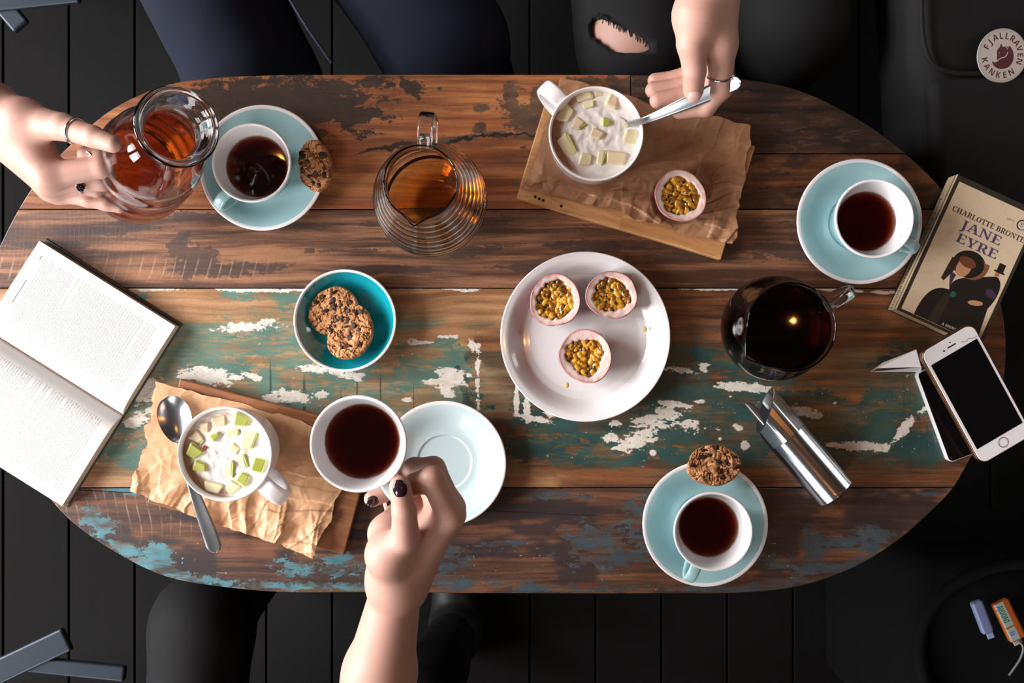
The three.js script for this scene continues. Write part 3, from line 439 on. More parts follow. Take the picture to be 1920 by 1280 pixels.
cookie('chocolate chip cookie leaning on the saucer beside the cup near the carafe', P(592, 312, 0.025).setY(TABLE_Y + 0.0275), 0.0215, 0.0295, 0.0125, [0.1, 0.1, 0.42], 29);
cookie('chocolate chip cookie leaning on the saucer near the steel pourer', P(1338, 872, 0.026).setY(TABLE_Y + 0.0275), 0.031, 0.0235, 0.0125, [-0.4, 0.12, 0.05], 43);

// ---------------------------------------------------------------- passion fruit halves
function passionFruit(label, px, py, h0, R0, aspect, rot, tilt, seed, tri) {
  const depth = R0 * 0.84, h = h0 + depth, t = thing('passion_fruit_half', label, 'passion fruit', P(px, py, h).setY(TABLE_Y + h0), 0); t.rotation.set(tilt[0], -rot * Math.PI / 180, tilt[1]);
  const out = a => R0 * (1 + 0.035 * Math.cos(2 * a + seed) + 0.025 * Math.cos(3 * a + seed * 2) + (noise2(Math.cos(a) * 2 + seed, Math.sin(a) * 2) - 0.5) * 0.05);
  const inn = a => out(a) * 0.76 * (1 - tri * 0.18 + tri * 0.2 * Math.cos(3 * (a - 0.4))) * (1 + (noise2(a * 6 + seed, 3) - 0.5) * 0.14);
  const N = 96, rev = (rows) => {
    const pos = [], idx = [];
    rows.forEach(f => { for (let k = 0; k < N; k++) { const a = k / N * 2 * Math.PI, [r, y] = f(a); pos.push(r * Math.cos(a), y, r * Math.sin(a) * aspect); } });
    for (let i = 0; i + 1 < rows.length; i++) for (let k = 0; k < N; k++) { const a = i * N + k, b = i * N + (k + 1) % N; idx.push(a, a + N, b, b, a + N, b + N); }
    const g = new THREE.BufferGeometry(); g.setAttribute('position', new THREE.Float32BufferAttribute(pos, 3)); g.setIndex(idx); g.computeVertexNormals(); return g;
  };
  const skinRows = []; for (let i = 0; i <= 22; i++) { const u = i / 22 * Math.PI / 2; skinRows.push(a => [out(a) * Math.sin(u) ** 0.9 * (1 + (noise2(a * 7 + seed, u * 9) - 0.5) * 0.02), depth * (1 - Math.cos(u))]); }
  const sk = rev(skinRows);
  paint(sk, (x, y, z) => { const n = fbm(x * 180 + seed, z * 180 + y * 90, 4); return mixc([128, 60, 66], [84, 38, 50], n * 1.4 - 0.2); });
  mesh('skin', sk, std('#ffffff', 0.45, { vertexColors: true }), t);
  const lip = a => (noise2(a * 4 + seed, 9) - 0.5) * 0.0012;
  const fl = rev([a => [out(a) * 0.998, depth - 0.0004 + lip(a)], a => [out(a) * 0.985, depth + 0.0006 + lip(a)], a => [out(a) * 0.955, depth + 0.0005 + lip(a)], a => [out(a) * 0.91, depth - 0.0002 + lip(a)], a => [lerp(out(a) * 0.9, inn(a), 0.5), depth - 0.0006], a => [lerp(out(a) * 0.9, inn(a), 0.9), depth - 0.0012], a => [inn(a), depth - 0.0026], a => [inn(a) * 0.96, depth - 0.006], a => [inn(a) * 0.85, depth - 0.0125], a => [inn(a) * 0.5, depth - 0.017], a => [0.0001, depth - 0.018]]);
  paint(fl, (x, y, z) => { const a = Math.atan2(z / aspect, x), r = Math.hypot(x, z / aspect) / out(a), n = fbm(x * 300 + seed, z * 300, 3); let c = mixc([228, 204, 194], [206, 134, 134], sstep(0.9, 0.985, r + (n - 0.5) * 0.05)); c = mixc(c, [196, 118, 122], sstep(0.55, 0.75, n) * 0.3); if (y < depth - 0.005) c = mixc(c, [206, 150, 70], 0.8); return c; });
  mesh('pith', fl, std('#ffffff', 0.5, { vertexColors: true }), t);
  const pulp = rev([0, 0.25, 0.5, 0.75, 0.92, 1].reverse().map(s => a => [Math.max(0.0001, inn(a) * 0.97 * s), depth - 0.0048 - 0.003 * (1 - s * s) + (fbm(Math.cos(a) * s * 4 + seed, Math.sin(a) * s * 4, 3) - 0.5) * 0.004]));
  mesh('pulp', pulp, std('#a56a14', 0.14, { clearcoat: 0.6, clearcoatRoughness: 0.1 }), t);
  // juice sacs with dark seeds: too small to pick apart
  const R = rng(seed * 77 + 1), sacs = [], seeds = [], sg = new THREE.IcosahedronGeometry(1, 2);
  for (let i = 0; i < 92; i++) {
    const a = R() * 6.283, s = Math.sqrt(R()) * 0.95, r = inn(a) * s, x = r * Math.cos(a), z = r * Math.sin(a) * aspect, y = depth - 0.0058 - 0.003 * (1 - s) + (R() - 0.5) * 0.003 + s * s * 0.001, q = 0.0025 + R() * 0.0016, th = R() * 6.28;
    const g = sg.clone(); g.scale(q, q * 0.7, q * 1.7); g.rotateX((R() - 0.5) * 1.2); g.rotateY(th); g.translate(x, y, z);
    const c = mixc(mixc([196, 132, 26], [222, 164, 58], R()), [126, 72, 18], R() < 0.35 ? 0.75 : 0.0); paint(g, () => c); sacs.push(g.index ? g.toNonIndexed() : g);
    if (R() < 0.42) { const d = sg.clone(); d.scale(q * 0.55, q * 0.4, q * 0.95); d.rotateY(th); d.translate(x + (R() - 0.5) * 0.001, y + q * 0.42, z + (R() - 0.5) * 0.001); seeds.push(d); }
  }
  const ms = mesh('juice_sacs', mergeGeometries(sacs), std('#ffffff', 0.12, { vertexColors: true, clearcoat: 0.7, clearcoatRoughness: 0.06 }), t); ms.userData.kind = 'stuff';
  const md = mesh('seeds', merge(seeds), std('#3d3413', 0.25, { clearcoat: 0.6 }), t); md.userData.kind = 'stuff';
  return t;
}
passionFruit('passion fruit half on the white plate with a hollowed dark centre', 1043, 560, 0.0046, 0.0298, 1.0, 20, [0.1, 0.06], 3, 0.1);
passionFruit('passion fruit half on the white plate with plump bright yellow pulp', 1145, 552, 0.0046, 0.0298, 0.93, -15, [0.04, -0.06], 11, 0.35);
passionFruit('passion fruit half on the white plate with a three-cornered pulp cavity', 1098, 671, 0.0046, 0.0305, 1.02, 60, [-0.06, 0.02], 19, 0.5);
passionFruit('passion fruit half lying on crumpled paper beside the white mug', 1275, 368, 0.0185, 0.0295, 1.0, 100, [0.12, 0.14], 27, 0.2);

// ---------------------------------------------------------------- wooden boards, crumpled paper, spoons
const boardTex = (s, a, b) => pixels(512, 256, (x, y) => { const w = fbm(x * 0.01 + s, y * 0.02, 3) * 26, g = fbm(x * 0.008 + s, (y + w) * 0.09, 4), f = noise2(x * 0.08, (y + w) * 0.6); return mixc(a, b, clamp(g * 1.4 - 0.2 + (f - 0.5) * 0.3)); });
function board(label, c, turn, w, d, tex, pins) {
  const t = thing('wooden_board', label, 'board', c, turn), g = rbox(w, 0.0145, d, 0.0016, 0, 0.0073, 0, 2), p = g.attributes.position, uv = g.attributes.uv;
  for (let i = 0; i < p.count; i++) uv.setXY(i, p.getX(i) / 0.3, (p.getZ(i) + p.getY(i)) / 0.15);
  mesh('slab', g, std('#ffffff', 0.5, { map: tex }), t);
  for (const [x, z] of pins) mesh('burn_mark', lathe([[0, 0.0004], [0.0016, 0.0003], [0.0019, 0]], 10), std('#24150d', 0.8), t).position.set(x, 0.0145, z);
  return t;
}
const ang = (a, b) => -Math.atan2(b[1] - a[1], b[0] - a[0]);
const bt = boardTex(4, [212, 164, 112], [168, 114, 68]), bt2 = boardTex(14, [160, 104, 62], [112, 66, 36]);
const mid = (...q) => [q.reduce((s, p) => s + p[0], 0) / q.length, q.reduce((s, p) => s + p[1], 0) / q.length];
const b1 = [[971, 371], [1355, 487], [1414, 272], [1030, 158]], b2 = [[337, 710], [706, 807], [645, 1040], [276, 943]];
const sc1 = MM * (EYE - 0.0145) / EYE, dist = (a, b) => Math.hypot(a[0] - b[0], a[1] - b[1]) * sc1;
board('light wooden board under the mug with the spoon and passion fruit half', P(...mid(...b1), 0.0145).setY(TABLE_Y), ang(b1[0], b1[1]), dist(b1[0], b1[1]), dist(b1[1], b1[2]), bt, [[-0.112, 0.042], [-0.114, 0.035], [-0.114, 0.054], [-0.104, 0.062], [-0.099, 0.0628], [-0.094, 0.0632], [-0.072, 0.0635]]);
board('brown wooden board under the mug beside the open book', P(...mid(...b2), 0.0145).setY(TABLE_Y), ang(b2[0], b2[1]), dist(b2[0], b2[1]), dist(b2[1], b2[2]), bt2, []);
function worley(x, y, s) { const xi = Math.floor(x), yi = Math.floor(y); let a = 9, b = 9; for (let j = -1; j < 2; j++) for (let i = -1; i < 2; i++) { const cx = xi + i, cy = yi + j, d = Math.hypot(cx + hh(cx + s, cy) - x, cy + hh(cx, cy + s + 77) - y); if (d < a) { b = a; a = d; } else if (d < b) b = d; } return [a, b]; }
function paper(label, q, rough, seed, color, flat) {     // q: corners in photo pixels; rough(u, v): how crumpled it is; flat(x, z): 1 where something presses it flat
  const h0 = 0.0148, N = 210, K = 140, t = thing('crumpled_paper', label, 'paper', V(0, 0, 0)), pos = [], idx = [], RF = rng(seed), folds = [];
  for (let k = 0; k < 7; k++) { const a = RF() * Math.PI, f = 1 / (34 + 60 * RF() ** 1.5); folds.push([Math.cos(a), Math.sin(a), f, RF(), 26 / (26 + 0.0) * (0.012 / f) ** 0.5 * 0.5]); }
  for (let j = 0; j <= K; j++) for (let i = 0; i <= N; i++) {
    const u = i / N, v = j / K; let x = lerp(lerp(q[0][0], q[1][0], u), lerp(q[3][0], q[2][0], u), v), y = lerp(lerp(q[0][1], q[1][1], u), lerp(q[3][1], q[2][1], u), v);
    const e = Math.min(u, 1 - u, v, 1 - v), ed = sstep(0.06, 0, e); x += (fbm(v * 9 + seed, u * 9, 3) - 0.5) * 16 * ed; y += (fbm(u * 9 + seed + 30, v * 9, 3) - 0.5) * 16 * ed;
    const r = rough(u, v), wx = x + (fbm(x * 0.012 + seed, y * 0.012, 2) - 0.5) * 60, wy = y + (fbm(x * 0.012 + 50, y * 0.012 + seed, 2) - 0.5) * 60;
    let h = 0; folds.forEach(([c, s, f, p, a]) => { const q = (wx * c + wy * s) * f + p, w = q - Math.floor(q), n = noise2(Math.floor(q) * 7.3 + seed, (-wx * s + wy * c) * f * 0.35); h += a * n * Math.abs(w - 0.5) * 2; });
    const w2 = worley(x / 26 + fbm(x * 0.02, y * 0.02, 2) * 2, y / 26 + seed, seed + 5);
    h = r * (h * 0.0062 + (w2[1] - w2[0]) * 0.0011) + (fbm(x * 0.04, y * 0.04 + seed, 2)) * 0.0005;
    h *= 1 - 0.9 * flat(x, y);
    const p = P(x, y, h0); pos.push(p.x, p.y + 0.0004 + h, p.z);
  }
  for (let j = 0; j < K; j++) for (let i = 0; i < N; i++) { const a = j * (N + 1) + i; idx.push(a, a + N + 1, a + 1, a + 1, a + N + 1, a + N + 2); }
  const g = new THREE.BufferGeometry(); g.setAttribute('position', new THREE.Float32BufferAttribute(pos, 3)); g.setIndex(idx);
  const uv = []; for (let i = 0; i < pos.length; i += 3) uv.push(pos[i] / 0.1, pos[i + 2] / 0.1); g.setAttribute('uv', new THREE.Float32BufferAttribute(uv, 2)); g.computeVertexNormals();
  const fibre = pixels(256, 256, (x, y) => { const n = fbm(x * 0.06 + seed, y * 0.06, 4) * 26 - 13 + (noise2(x * 0.7, y * 0.7) - 0.5) * 8; return [color[0] + n, color[1] + n * 0.9, color[2] + n * 0.8]; });
  mesh('sheet', g, std('#ffffff', 0.55, { map: fibre, side: THREE.DoubleSide, transmission: 0 }), t);
  return t;
}
const near = (cx, cy, r) => (x, y) => sstep(r * 1.25, r * 0.85, Math.hypot(x - cx, y - cy));
const f1 = near(1105, 278, 82), f1b = near(1270, 374, 42), f2 = near(463, 833, 82);
paper('crumpled brown baking paper under the passion fruit half on the light board', [[1052, 150], [1408, 240], [1374, 462], [984, 352]], (u, v) => 0.35 + 0.9 * sstep(0.35, 0.9, v) + 0.4 * sstep(0.5, 1, u), 11, [160, 116, 84], (x, y) => Math.max(f1(x, y), f1b(x, y)));
paper('crumpled brown paper overhanging the board beside the open book', [[297, 712], [608, 778], [592, 1044], [252, 922]].map((p, i) => i === 1 ? [676, 822] : p), (u, v) => 0.3 + 1.1 * sstep(0.45, 0.9, v) + 0.35 * sstep(0.55, 1, u), 23, [196, 150, 110], f2);
function spoon(label, tip, end, up, parts = {}) {
  const L = tip.distanceTo(end), x = end.clone().sub(tip).normalize(), y = up.clone().sub(x.clone().multiplyScalar(up.dot(x))).normalize(), z = x.clone().cross(y);
  const t = thing('spoon', label, 'spoon', tip); t.quaternion.setFromRotationMatrix(new THREE.Matrix4().makeBasis(x, y, z));
  const bl = 0.056, grid = (x0, x1, N, half, lift, dish, th) => {
    const pos = [], idx = [], K = 14;
    for (const s of [1, -1]) for (let i = 0; i <= N; i++) for (let k = 0; k <= K; k++) { const X = lerp(x0, x1, i / N), v = k / K * 2 - 1, w = half(X); pos.push(X, lift(X) - dish(X) * (1 - v * v) + s * th / 2 * Math.sqrt(Math.max(0, 1 - v ** 6)), v * w); }
    const o = (N + 1) * (K + 1);
    for (let i = 0; i < N; i++) for (let k = 0; k < K; k++) { const a = i * (K + 1) + k; idx.push(a, a + 1, a + K + 1, a + 1, a + K + 2, a + K + 1, o + a, o + a + K + 1, o + a + 1, o + a + 1, o + a + K + 1, o + a + K + 2); }
    const g = new THREE.BufferGeometry(); g.setAttribute('position', new THREE.Float32BufferAttribute(pos, 3)); g.setIndex(idx); g.computeVertexNormals(); return g;
  };
  const half = X => { const u = clamp(X / bl), b = 0.0195 * Math.sqrt(Math.max(0, 1 - ((u - 0.42) / (u < 0.42 ? 0.42 : 0.58)) ** 2)); const n = lerp(0.0034, 0.0088, sstep(bl, L - 0.015, X)); const e = X > L - 0.009 ? Math.sqrt(Math.max(0, 1 - ((X - L + 0.009) / 0.009) ** 2)) : 1; return X <= bl ? Math.hypot(b, u > 0.42 ? 0.0034 * sstep(0.42, 0.9, u) : 0) : n * e; };
  const lift = X => 0.0075 + 0.012 * sstep(bl * 0.8, bl * 1.6, X) * sstep(L, bl * 1.3, X) - 0.002 * sstep(bl * 2, L, X), dish = X => { const u = clamp(X / bl); return 0.0075 * Math.sin(Math.PI * clamp(u * 1.02)) ** 0.7; };
  mesh('bowl', grid(0, bl, 36, half, lift, dish, 0.0016), M.steel, t);
  mesh('handle', grid(bl, L, 60, half, lift, () => 0.0006, 0.0022), M.steelBrushed, t);
  return t;
}
spoon('steel spoon lying on the crumpled paper beside the green apple mug', P(319, 742, 0.019), P(408, 1034, 0.0165), V(0, 1, 0));
const SP_TIP = P(1102, 258, 0.046), SP_END = P(1391, 147, 0.152);
spoon('steel spoon held by fingers and dipped into the yogurt mug', SP_TIP, SP_END, V(0.15, 1, 0.35));

// ---------------------------------------------------------------- glass servers and the carafe
const csg = new Evaluator(); csg.attributes = ['position', 'normal'];
function bareBrush(g) { const q = mergeVertices(g.clone().deleteAttribute('uv'), 1e-6); const b = new Brush(q); b.updateMatrixWorld(); return b; }
function glassShell(out, inn, lip, seg = 96) { return lathe([...out, ...lip, ...inn.slice().reverse()], seg); }   // profile up the outside, over the lip, down the inside
function pullSpout(g, y0, y1, dir, reachOut, width, droop = 0) {   // draws the lip of a lathe out into a pouring spout
  const p = g.attributes.position;
  for (let i = 0; i < p.count; i++) {
    const y = p.getY(i); if (y < y0) continue;
    const x = p.getX(i), z = p.getZ(i), r = Math.hypot(x, z); if (r < 1e-4) continue;
    let d = Math.atan2(z, x) - dir; d = Math.atan2(Math.sin(d), Math.cos(d));
    const k = Math.max(0, 1 - Math.abs(d) / width) ** 1.7 * sstep(y0, y1, y), f = 1 + k * reachOut / r; p.setXYZ(i, x * f, y + k * droop, z * f);
  }
  g.computeVertexNormals(); return g;
}
const glassHandle = (pts, w, th) => strap(pts, w, th, 44);
{ // round ribbed server of amber tea
  const t = thing('glass_server', 'round ribbed glass server with a little amber tea', 'jug', P(788, 341, 0.188).setY(TABLE_Y));
  const prof = [[0.024, 0.001], [0.033, 0.006], [0.0525, 0.026], [0.0622, 0.052], [0.0618, 0.078], [0.0555, 0.106], [0.0465, 0.134], [0.0395, 0.158], [0.0362, 0.174], [0.0374, 0.188]];
  const rib = p => { const k = sstep(0.012, 0.03, p.y) * sstep(0.165, 0.145, p.y); return new THREE.Vector2(p.x + k * 0.0009 * Math.cos(p.y * 2 * Math.PI / 0.0125), p.y); };
  const o = spl(prof, 190).map(rib), inn = spl(prof.map(([r, y]) => [r - 0.0018, Math.max(y, 0.004)]), 190).map(rib);
  const g = glassShell([new THREE.Vector2(0, 0.001), ...o], [new THREE.Vector2(0, 0.004), ...inn], [new THREE.Vector2(0.0371, 0.1892), new THREE.Vector2(0.0363, 0.1892)]);
  mesh('body', pullSpout(g, 0.155, 0.189, 1.72, 0.0085, 0.42, 0.001), M.glass, t);
  const lv = 0.034, iw = inn.filter(p => p.y < lv).map(p => new THREE.Vector2(p.x + 0.0003, p.y - 0.0003)), e = iw[iw.length - 1].x;
  mesh('tea', lathe([new THREE.Vector2(0, 0.0037), ...iw, new THREE.Vector2(e, lv), new THREE.Vector2(0, lv)], 96), M.amberTea, t);
  const h = mesh('handle', glassHandle([[0.0375, 0.166], [0.052, 0.176], [0.069, 0.172], [0.0755, 0.152], [0.072, 0.118], [0.0525, 0.112]], 0.0155, 0.0042), M.glass, t); h.rotation.y = 1.5;
  const mark = canvasTex(128, 64, (c, w, q) => { c.clearRect(0, 0, w, q); c.fillStyle = '#ece9ea'; c.font = 'bold 58px sans-serif'; c.textAlign = 'center'; c.textBaseline = 'middle'; c.fillText('EVO', w / 2, q / 2); });
  // white printed mark on the shoulder
  const pg = new THREE.PlaneGeometry(0.017, 0.0075, 10, 1), q = pg.attributes.position;
  for (let i = 0; i < q.count; i++) { const a = 0.06 + q.getX(i) / 0.06, y = 0.078 + q.getY(i), r = 0.0632 - Math.max(0, y - 0.072) * 0.18; q.setXYZ(i, r * Math.cos(a), y, r * Math.sin(a)); }
  pg.computeVertexNormals(); mesh('printed_mark', pg, std('#ffffff', 0.5, { map: mark, transparent: true, side: THREE.DoubleSide }), t);
  for (const [a, y, l] of [[0.0, 0.105, 0.007], [0.28, 0.105, 0.003], [0.5, 0.095, 0.002]]) { const m = mesh('level_mark', rbox(0.0004, 0.0006, l, 0.0002, 0, 0, 0, 1), std('#cfc8ca', 0.5), t); const r = 0.0568 + (y < 0.1 ? 0.0028 : 0); m.position.set(r * Math.cos(a), y, r * Math.sin(a)); m.rotation.y = -a; }
}
{ // plain jug of dark coffee
  const t = thing('glass_jug', 'round glass jug nearly full of dark coffee with pinched spout', 'jug', P(1484, 613, 0.112).setY(TABLE_Y));
  const prof = [[0.036, 0.001], [0.047, 0.006], [0.0572, 0.022], [0.0605, 0.042], [0.0585, 0.062], [0.0525, 0.082], [0.0478, 0.098], [0.0482, 0.112]];
  const o = spl(prof, 110), inn = spl(prof.map(([r, y]) => [r - 0.0019, Math.max(y, 0.0045)]), 110);
  const g = glassShell([new THREE.Vector2(0, 0.001), ...o], [new THREE.Vector2(0, 0.0045), ...inn], [new THREE.Vector2(0.0478, 0.1132), new THREE.Vector2(0.0468, 0.1132)]);
  mesh('body', pullSpout(g, 0.082, 0.112, 2.55, 0.012, 0.62, 0.0015), M.glass, t);
  const lv = 0.079, iw = inn.filter(p => p.y < lv).map(p => new THREE.Vector2(p.x + 0.0003, p.y - 0.0003)), e = iw[iw.length - 1].x;
  mesh('coffee', lathe([new THREE.Vector2(0, 0.0042), ...iw, new THREE.Vector2(e, lv), new THREE.Vector2(0, lv)], 96), M.coffee, t);
  const h = mesh('handle', glassHandle([[0.047, 0.098], [0.064, 0.103], [0.080, 0.096], [0.084, 0.076], [0.076, 0.052], [0.0585, 0.046]], 0.013, 0.005), M.glass, t); h.rotation.y = 0.5;
}
const CAR = { base: P(251, 335, 0.036), top: P(331, 239, 0.232) };
{ // tall carafe, tipped by the hand
  const ax = CAR.top.clone().sub(CAR.base), L = ax.length(), k = L / 0.225;
  const t = thing('glass_carafe', 'tall glass carafe of brown tea tipped in a hand', 'carafe', CAR.base); t.quaternion.copy(along(CAR.base, CAR.top));
  const prof = [[0.044, 0.001], [0.0525, 0.006], [0.0552, 0.02], [0.055, 0.06], [0.0535, 0.10], [0.0485, 0.135], [0.0385, 0.162], [0.0305, 0.180], [0.0268, 0.195], [0.0305, 0.209], [0.0365, 0.219], [0.0392, 0.2245]].map(([r, y]) => [r, y * k]);
  const rib = p => { const q = sstep(0.015, 0.03, p.y) * sstep(0.15, 0.13, p.y); return new THREE.Vector2(p.x + q * 0.0005 * Math.cos(p.y * 2 * Math.PI / 0.032), p.y); };
  const o = spl(prof, 170).map(rib), inn = spl(prof.map(([r, y]) => [r - 0.0026 - 0.0045 * sstep(0.205 * k, 0.222 * k, y), Math.max(y, 0.005)]), 170).map(rib), y1 = prof[prof.length - 1][1];
  mesh('body', glassShell([new THREE.Vector2(0, 0.001), ...o], [new THREE.Vector2(0, 0.005), ...inn], spl([[0.0392, y1], [0.0398, y1 + 0.0025], [0.0384, y1 + 0.0045], [0.0345, y1 + 0.0045], [0.0325, y1 + 0.0025], [0.0321, y1]], 14)), M.glass, t);
  // tea with its level kept horizontal although the carafe leans
  const solidTea = bareBrush(lathe([new THREE.Vector2(0, 0.0047), ...inn.filter(p => p.y < 0.17).map(p => new THREE.Vector2(p.x + 0.0003, p.y - 0.0002)), new THREE.Vector2(0, 0.17)], 72));
  const cut = bareBrush(new THREE.BoxGeometry(0.6, 0.6, 0.6));
  const qi = t.quaternion.clone().invert(), level = V(0, TABLE_Y + 0.112 - CAR.base.y, 0).add(V(0, -0.3, 0)).applyQuaternion(qi);
  cut.position.copy(level); cut.quaternion.copy(qi); cut.updateMatrixWorld();
  const r = csg.evaluate(solidTea, cut, INTERSECTION);
  mesh('tea', toCreasedNormals(r.geometry, 0.6), M.brownTea, t);
  mesh('neck_ring', new THREE.TorusGeometry(0.0268, 0.0012, 8, 64).rotateX(Math.PI / 2).translate(0, 0.195 * k, 0), M.glass, t);
}

// ---------------------------------------------------------------- steel pourer lying on the table
{
  const a = P(1437, 772, 0.026).setY(TABLE_Y + 0.0245), b = P(1568, 925, 0.026).setY(TABLE_Y + 0.0245), L = a.distanceTo(b);
  const t = thing('steel_pourer', 'polished stainless steel pourer lying on its side with a slanted mouth', 'pourer', b); t.quaternion.copy(along(b, a));
  const R = 0.0243, mouth = (r0, r1, y0, y1, plane, seg) => {
    const sh = bareBrush(lathe([[r1, y0], [r0, y0], [r0, y1], [r1, y1], [r1, y0]], seg)), c = bareBrush(new THREE.BoxGeometry(0.2, 0.1, 0.2)); plane(c); c.updateMatrixWorld();
    return toCreasedNormals(csg.evaluate(sh, c, SUBTRACTION).geometry, 0.5);
  };
  const side = V(1, 0, -0.6).normalize().applyQuaternion(t.quaternion.clone().invert()); side.y = 0; side.normalize();   // the longer side of the mouth
  const lean = new THREE.Quaternion().setFromUnitVectors(V(0, 1, 0), V(-side.x * 0.62, 1, -side.z * 0.62).normalize());
  mesh('body', lathe(spl([[0, 0], [0.02, 0], [0.0232, 0.0006], [R, 0.0022], [R, 0.006]], 20).concat([[R, 0.006], [R, L - 0.036]].map(p => new THREE.Vector2(...p))), 64), M.steel, t);
  mesh('lid', mouth(R + 0.0002, R - 0.0012, L - 0.0355, L + 0.03, c => { c.quaternion.copy(lean); c.position.set(0, L + 0.002, 0).add(V(0, 0.05, 0).applyQuaternion(lean)); }, 64), M.steel, t);
  mesh('stopper', lathe([[0, L - 0.03], [R - 0.0013, L - 0.03], [R - 0.0013, L - 0.0285], [0, L - 0.0285]], 40), M.steelBrushed, t);
  const sp = mouth(0.0062, 0.0052, 0, 0.06, c => { const q = new THREE.Quaternion().setFromUnitVectors(V(0, 1, 0), V(side.x * 0.9, 1, side.z * 0.9).normalize()); c.quaternion.copy(q); c.position.set(0, 0.05, 0).add(V(0, 0.05, 0).applyQuaternion(q)); }, 32);
  const s = mesh('spout', sp, M.steel, t); s.position.set(-side.x * 0.009, L - 0.03, -side.z * 0.009);
}

// ---------------------------------------------------------------- open book
const frame = (o, x, y) => { const z = x.clone().cross(y).normalize(); o.quaternion.setFromRotationMatrix(new THREE.Matrix4().makeBasis(x, y, z)); };
{
  // local x: along a line of text from the spine to the outer edge of the upper page, local z: down the page
  const top = 0.019, c = P(221, 780, top), far = P(327, 611, top), up = P(-28, 607, top);
  const x = far.clone().sub(c).setY(0).normalize(), z = c.clone().sub(up).setY(0).normalize();
  const W = 0.123, H = 0.187, t = thing('open_book', 'open book lying face up with two pages of small grey print', 'book', V(c.x, TABLE_Y, c.z));
  const zz = x.clone().cross(V(0, 1, 0)); t.quaternion.setFromRotationMatrix(new THREE.Matrix4().makeBasis(x, V(0, 1, 0), zz));
  const sgn = Math.sign(zz.dot(z));                      // pages run from the spine corner at the origin towards -sgn z
  const print = seed => canvasTex(1024, 1536, (g, w, h) => {
    g.fillStyle = '#cac8c6'; g.fillRect(0, 0, w, h); const R = rng(seed); g.fillStyle = '#6a6666';
    const x0 = 120, x1 = w - 110; let y = 150;
    g.fillRect(w / 2 - 130, 96, 260, 9); g.fillRect(seed % 2 ? x1 - 40 : x0, 94, 38, 11);
    for (let i = 0; i < 46; i++, y += 28) { let X = x0 + (R() < 0.16 ? 46 : 0); const end = R() < 0.14 ? x0 + (x1 - x0) * (0.2 + 0.7 * R()) : x1; while (X < end) { const l = Math.min(end - X, 14 + R() * 66); for (let q = 0; q < l; q += 7) { g.globalAlpha = 0.42 + R() * 0.4; const a = R(); g.fillRect(X + q, y + (a < 0.2 ? -5 : 0), 4.6, a < 0.2 ? 15 : a < 0.34 ? 14 : 10); } X += l + 9; } }
    g.globalAlpha = 1;
  });
  const pageMat = k => std('#ffffff', 0.75, { map: print(k) }), edgeMat = std('#b9a893', 0.9), coverMat = std('#33322c', 0.5);
  for (const s of [1, -1]) {
    // a page block: its face curves down into the spine
    const N = 40, K = 30, pos = [], uv = [], idx = [], face = u => 0.0022 + (s > 0 ? 0.0155 : 0.0168) * (1 - Math.exp(-u * 13)) * (1 - 0.1 * u) + 0.0015 * (1 - u);
    for (let j = 0; j <= K; j++) for (let i = 0; i <= N; i++) { const u = (i / N) ** 1.6, v = j / K; pos.push(s * (0.0006 + u * W), face(u), -sgn * v * H); uv.push(s > 0 ? u : 1 - u, sgn > 0 ? v : 1 - v); }
    for (let j = 0; j < K; j++) for (let i = 0; i < N; i++) { const a = j * (N + 1) + i, q = [a, a + 1, a + N + 1, a + 1, a + N + 2, a + N + 1]; if ((s > 0) !== (sgn > 0)) q.reverse(); idx.push(...q); }
    const g = new THREE.BufferGeometry(); g.setAttribute('position', new THREE.Float32BufferAttribute(pos, 3)); g.setAttribute('uv', new THREE.Float32BufferAttribute(uv, 2)); g.setIndex(idx); g.computeVertexNormals();
    const m = pageMat(s > 0 ? 5 : 8); m.side = THREE.DoubleSide; mesh('page', g, m, t);
    const sh = new THREE.Shape(); sh.moveTo(0.0006, 0.0022); for (let i = 0; i <= 30; i++) { const u = (i / 30) ** 1.6; sh.lineTo(0.0006 + u * W, face(u) - 0.0003); } sh.lineTo(0.0006 + W, 0.0022);
    const e = new THREE.ExtrudeGeometry(sh, { depth: H, bevelEnabled: false }); e.translate(0, 0, sgn > 0 ? -H : 0); if (s < 0) { e.scale(-1, 1, 1); const ix = e.attributes.position; const arr = ix.array; for (let i = 0; i < arr.length; i += 9) for (let k = 0; k < 3; k++) { const q = arr[i + 3 + k]; arr[i + 3 + k] = arr[i + 6 + k]; arr[i + 6 + k] = q; } e.computeVertexNormals(); }
    mesh('page_block', e, edgeMat, t);
    mesh('cover', rbox(W + 0.004, 0.002, H + 0.004, 0.0008, s * (W / 2 + 0.003), 0.0011, -sgn * H / 2, 1), coverMat, t);
  }
  // stitching down the gutter
  const st = new THREE.CapsuleGeometry(0.00055, 0.0022, 3, 6).rotateX(Math.PI / 2), sm = std('#b98a76', 0.8), all = [];
  for (let i = 0; i < 46; i++) all.push(st.clone().translate(0, 0.0046, -sgn * (0.004 + i * 0.0039)));
  mesh('stitching', merge(all), sm, t).userData.kind = 'stuff';
}
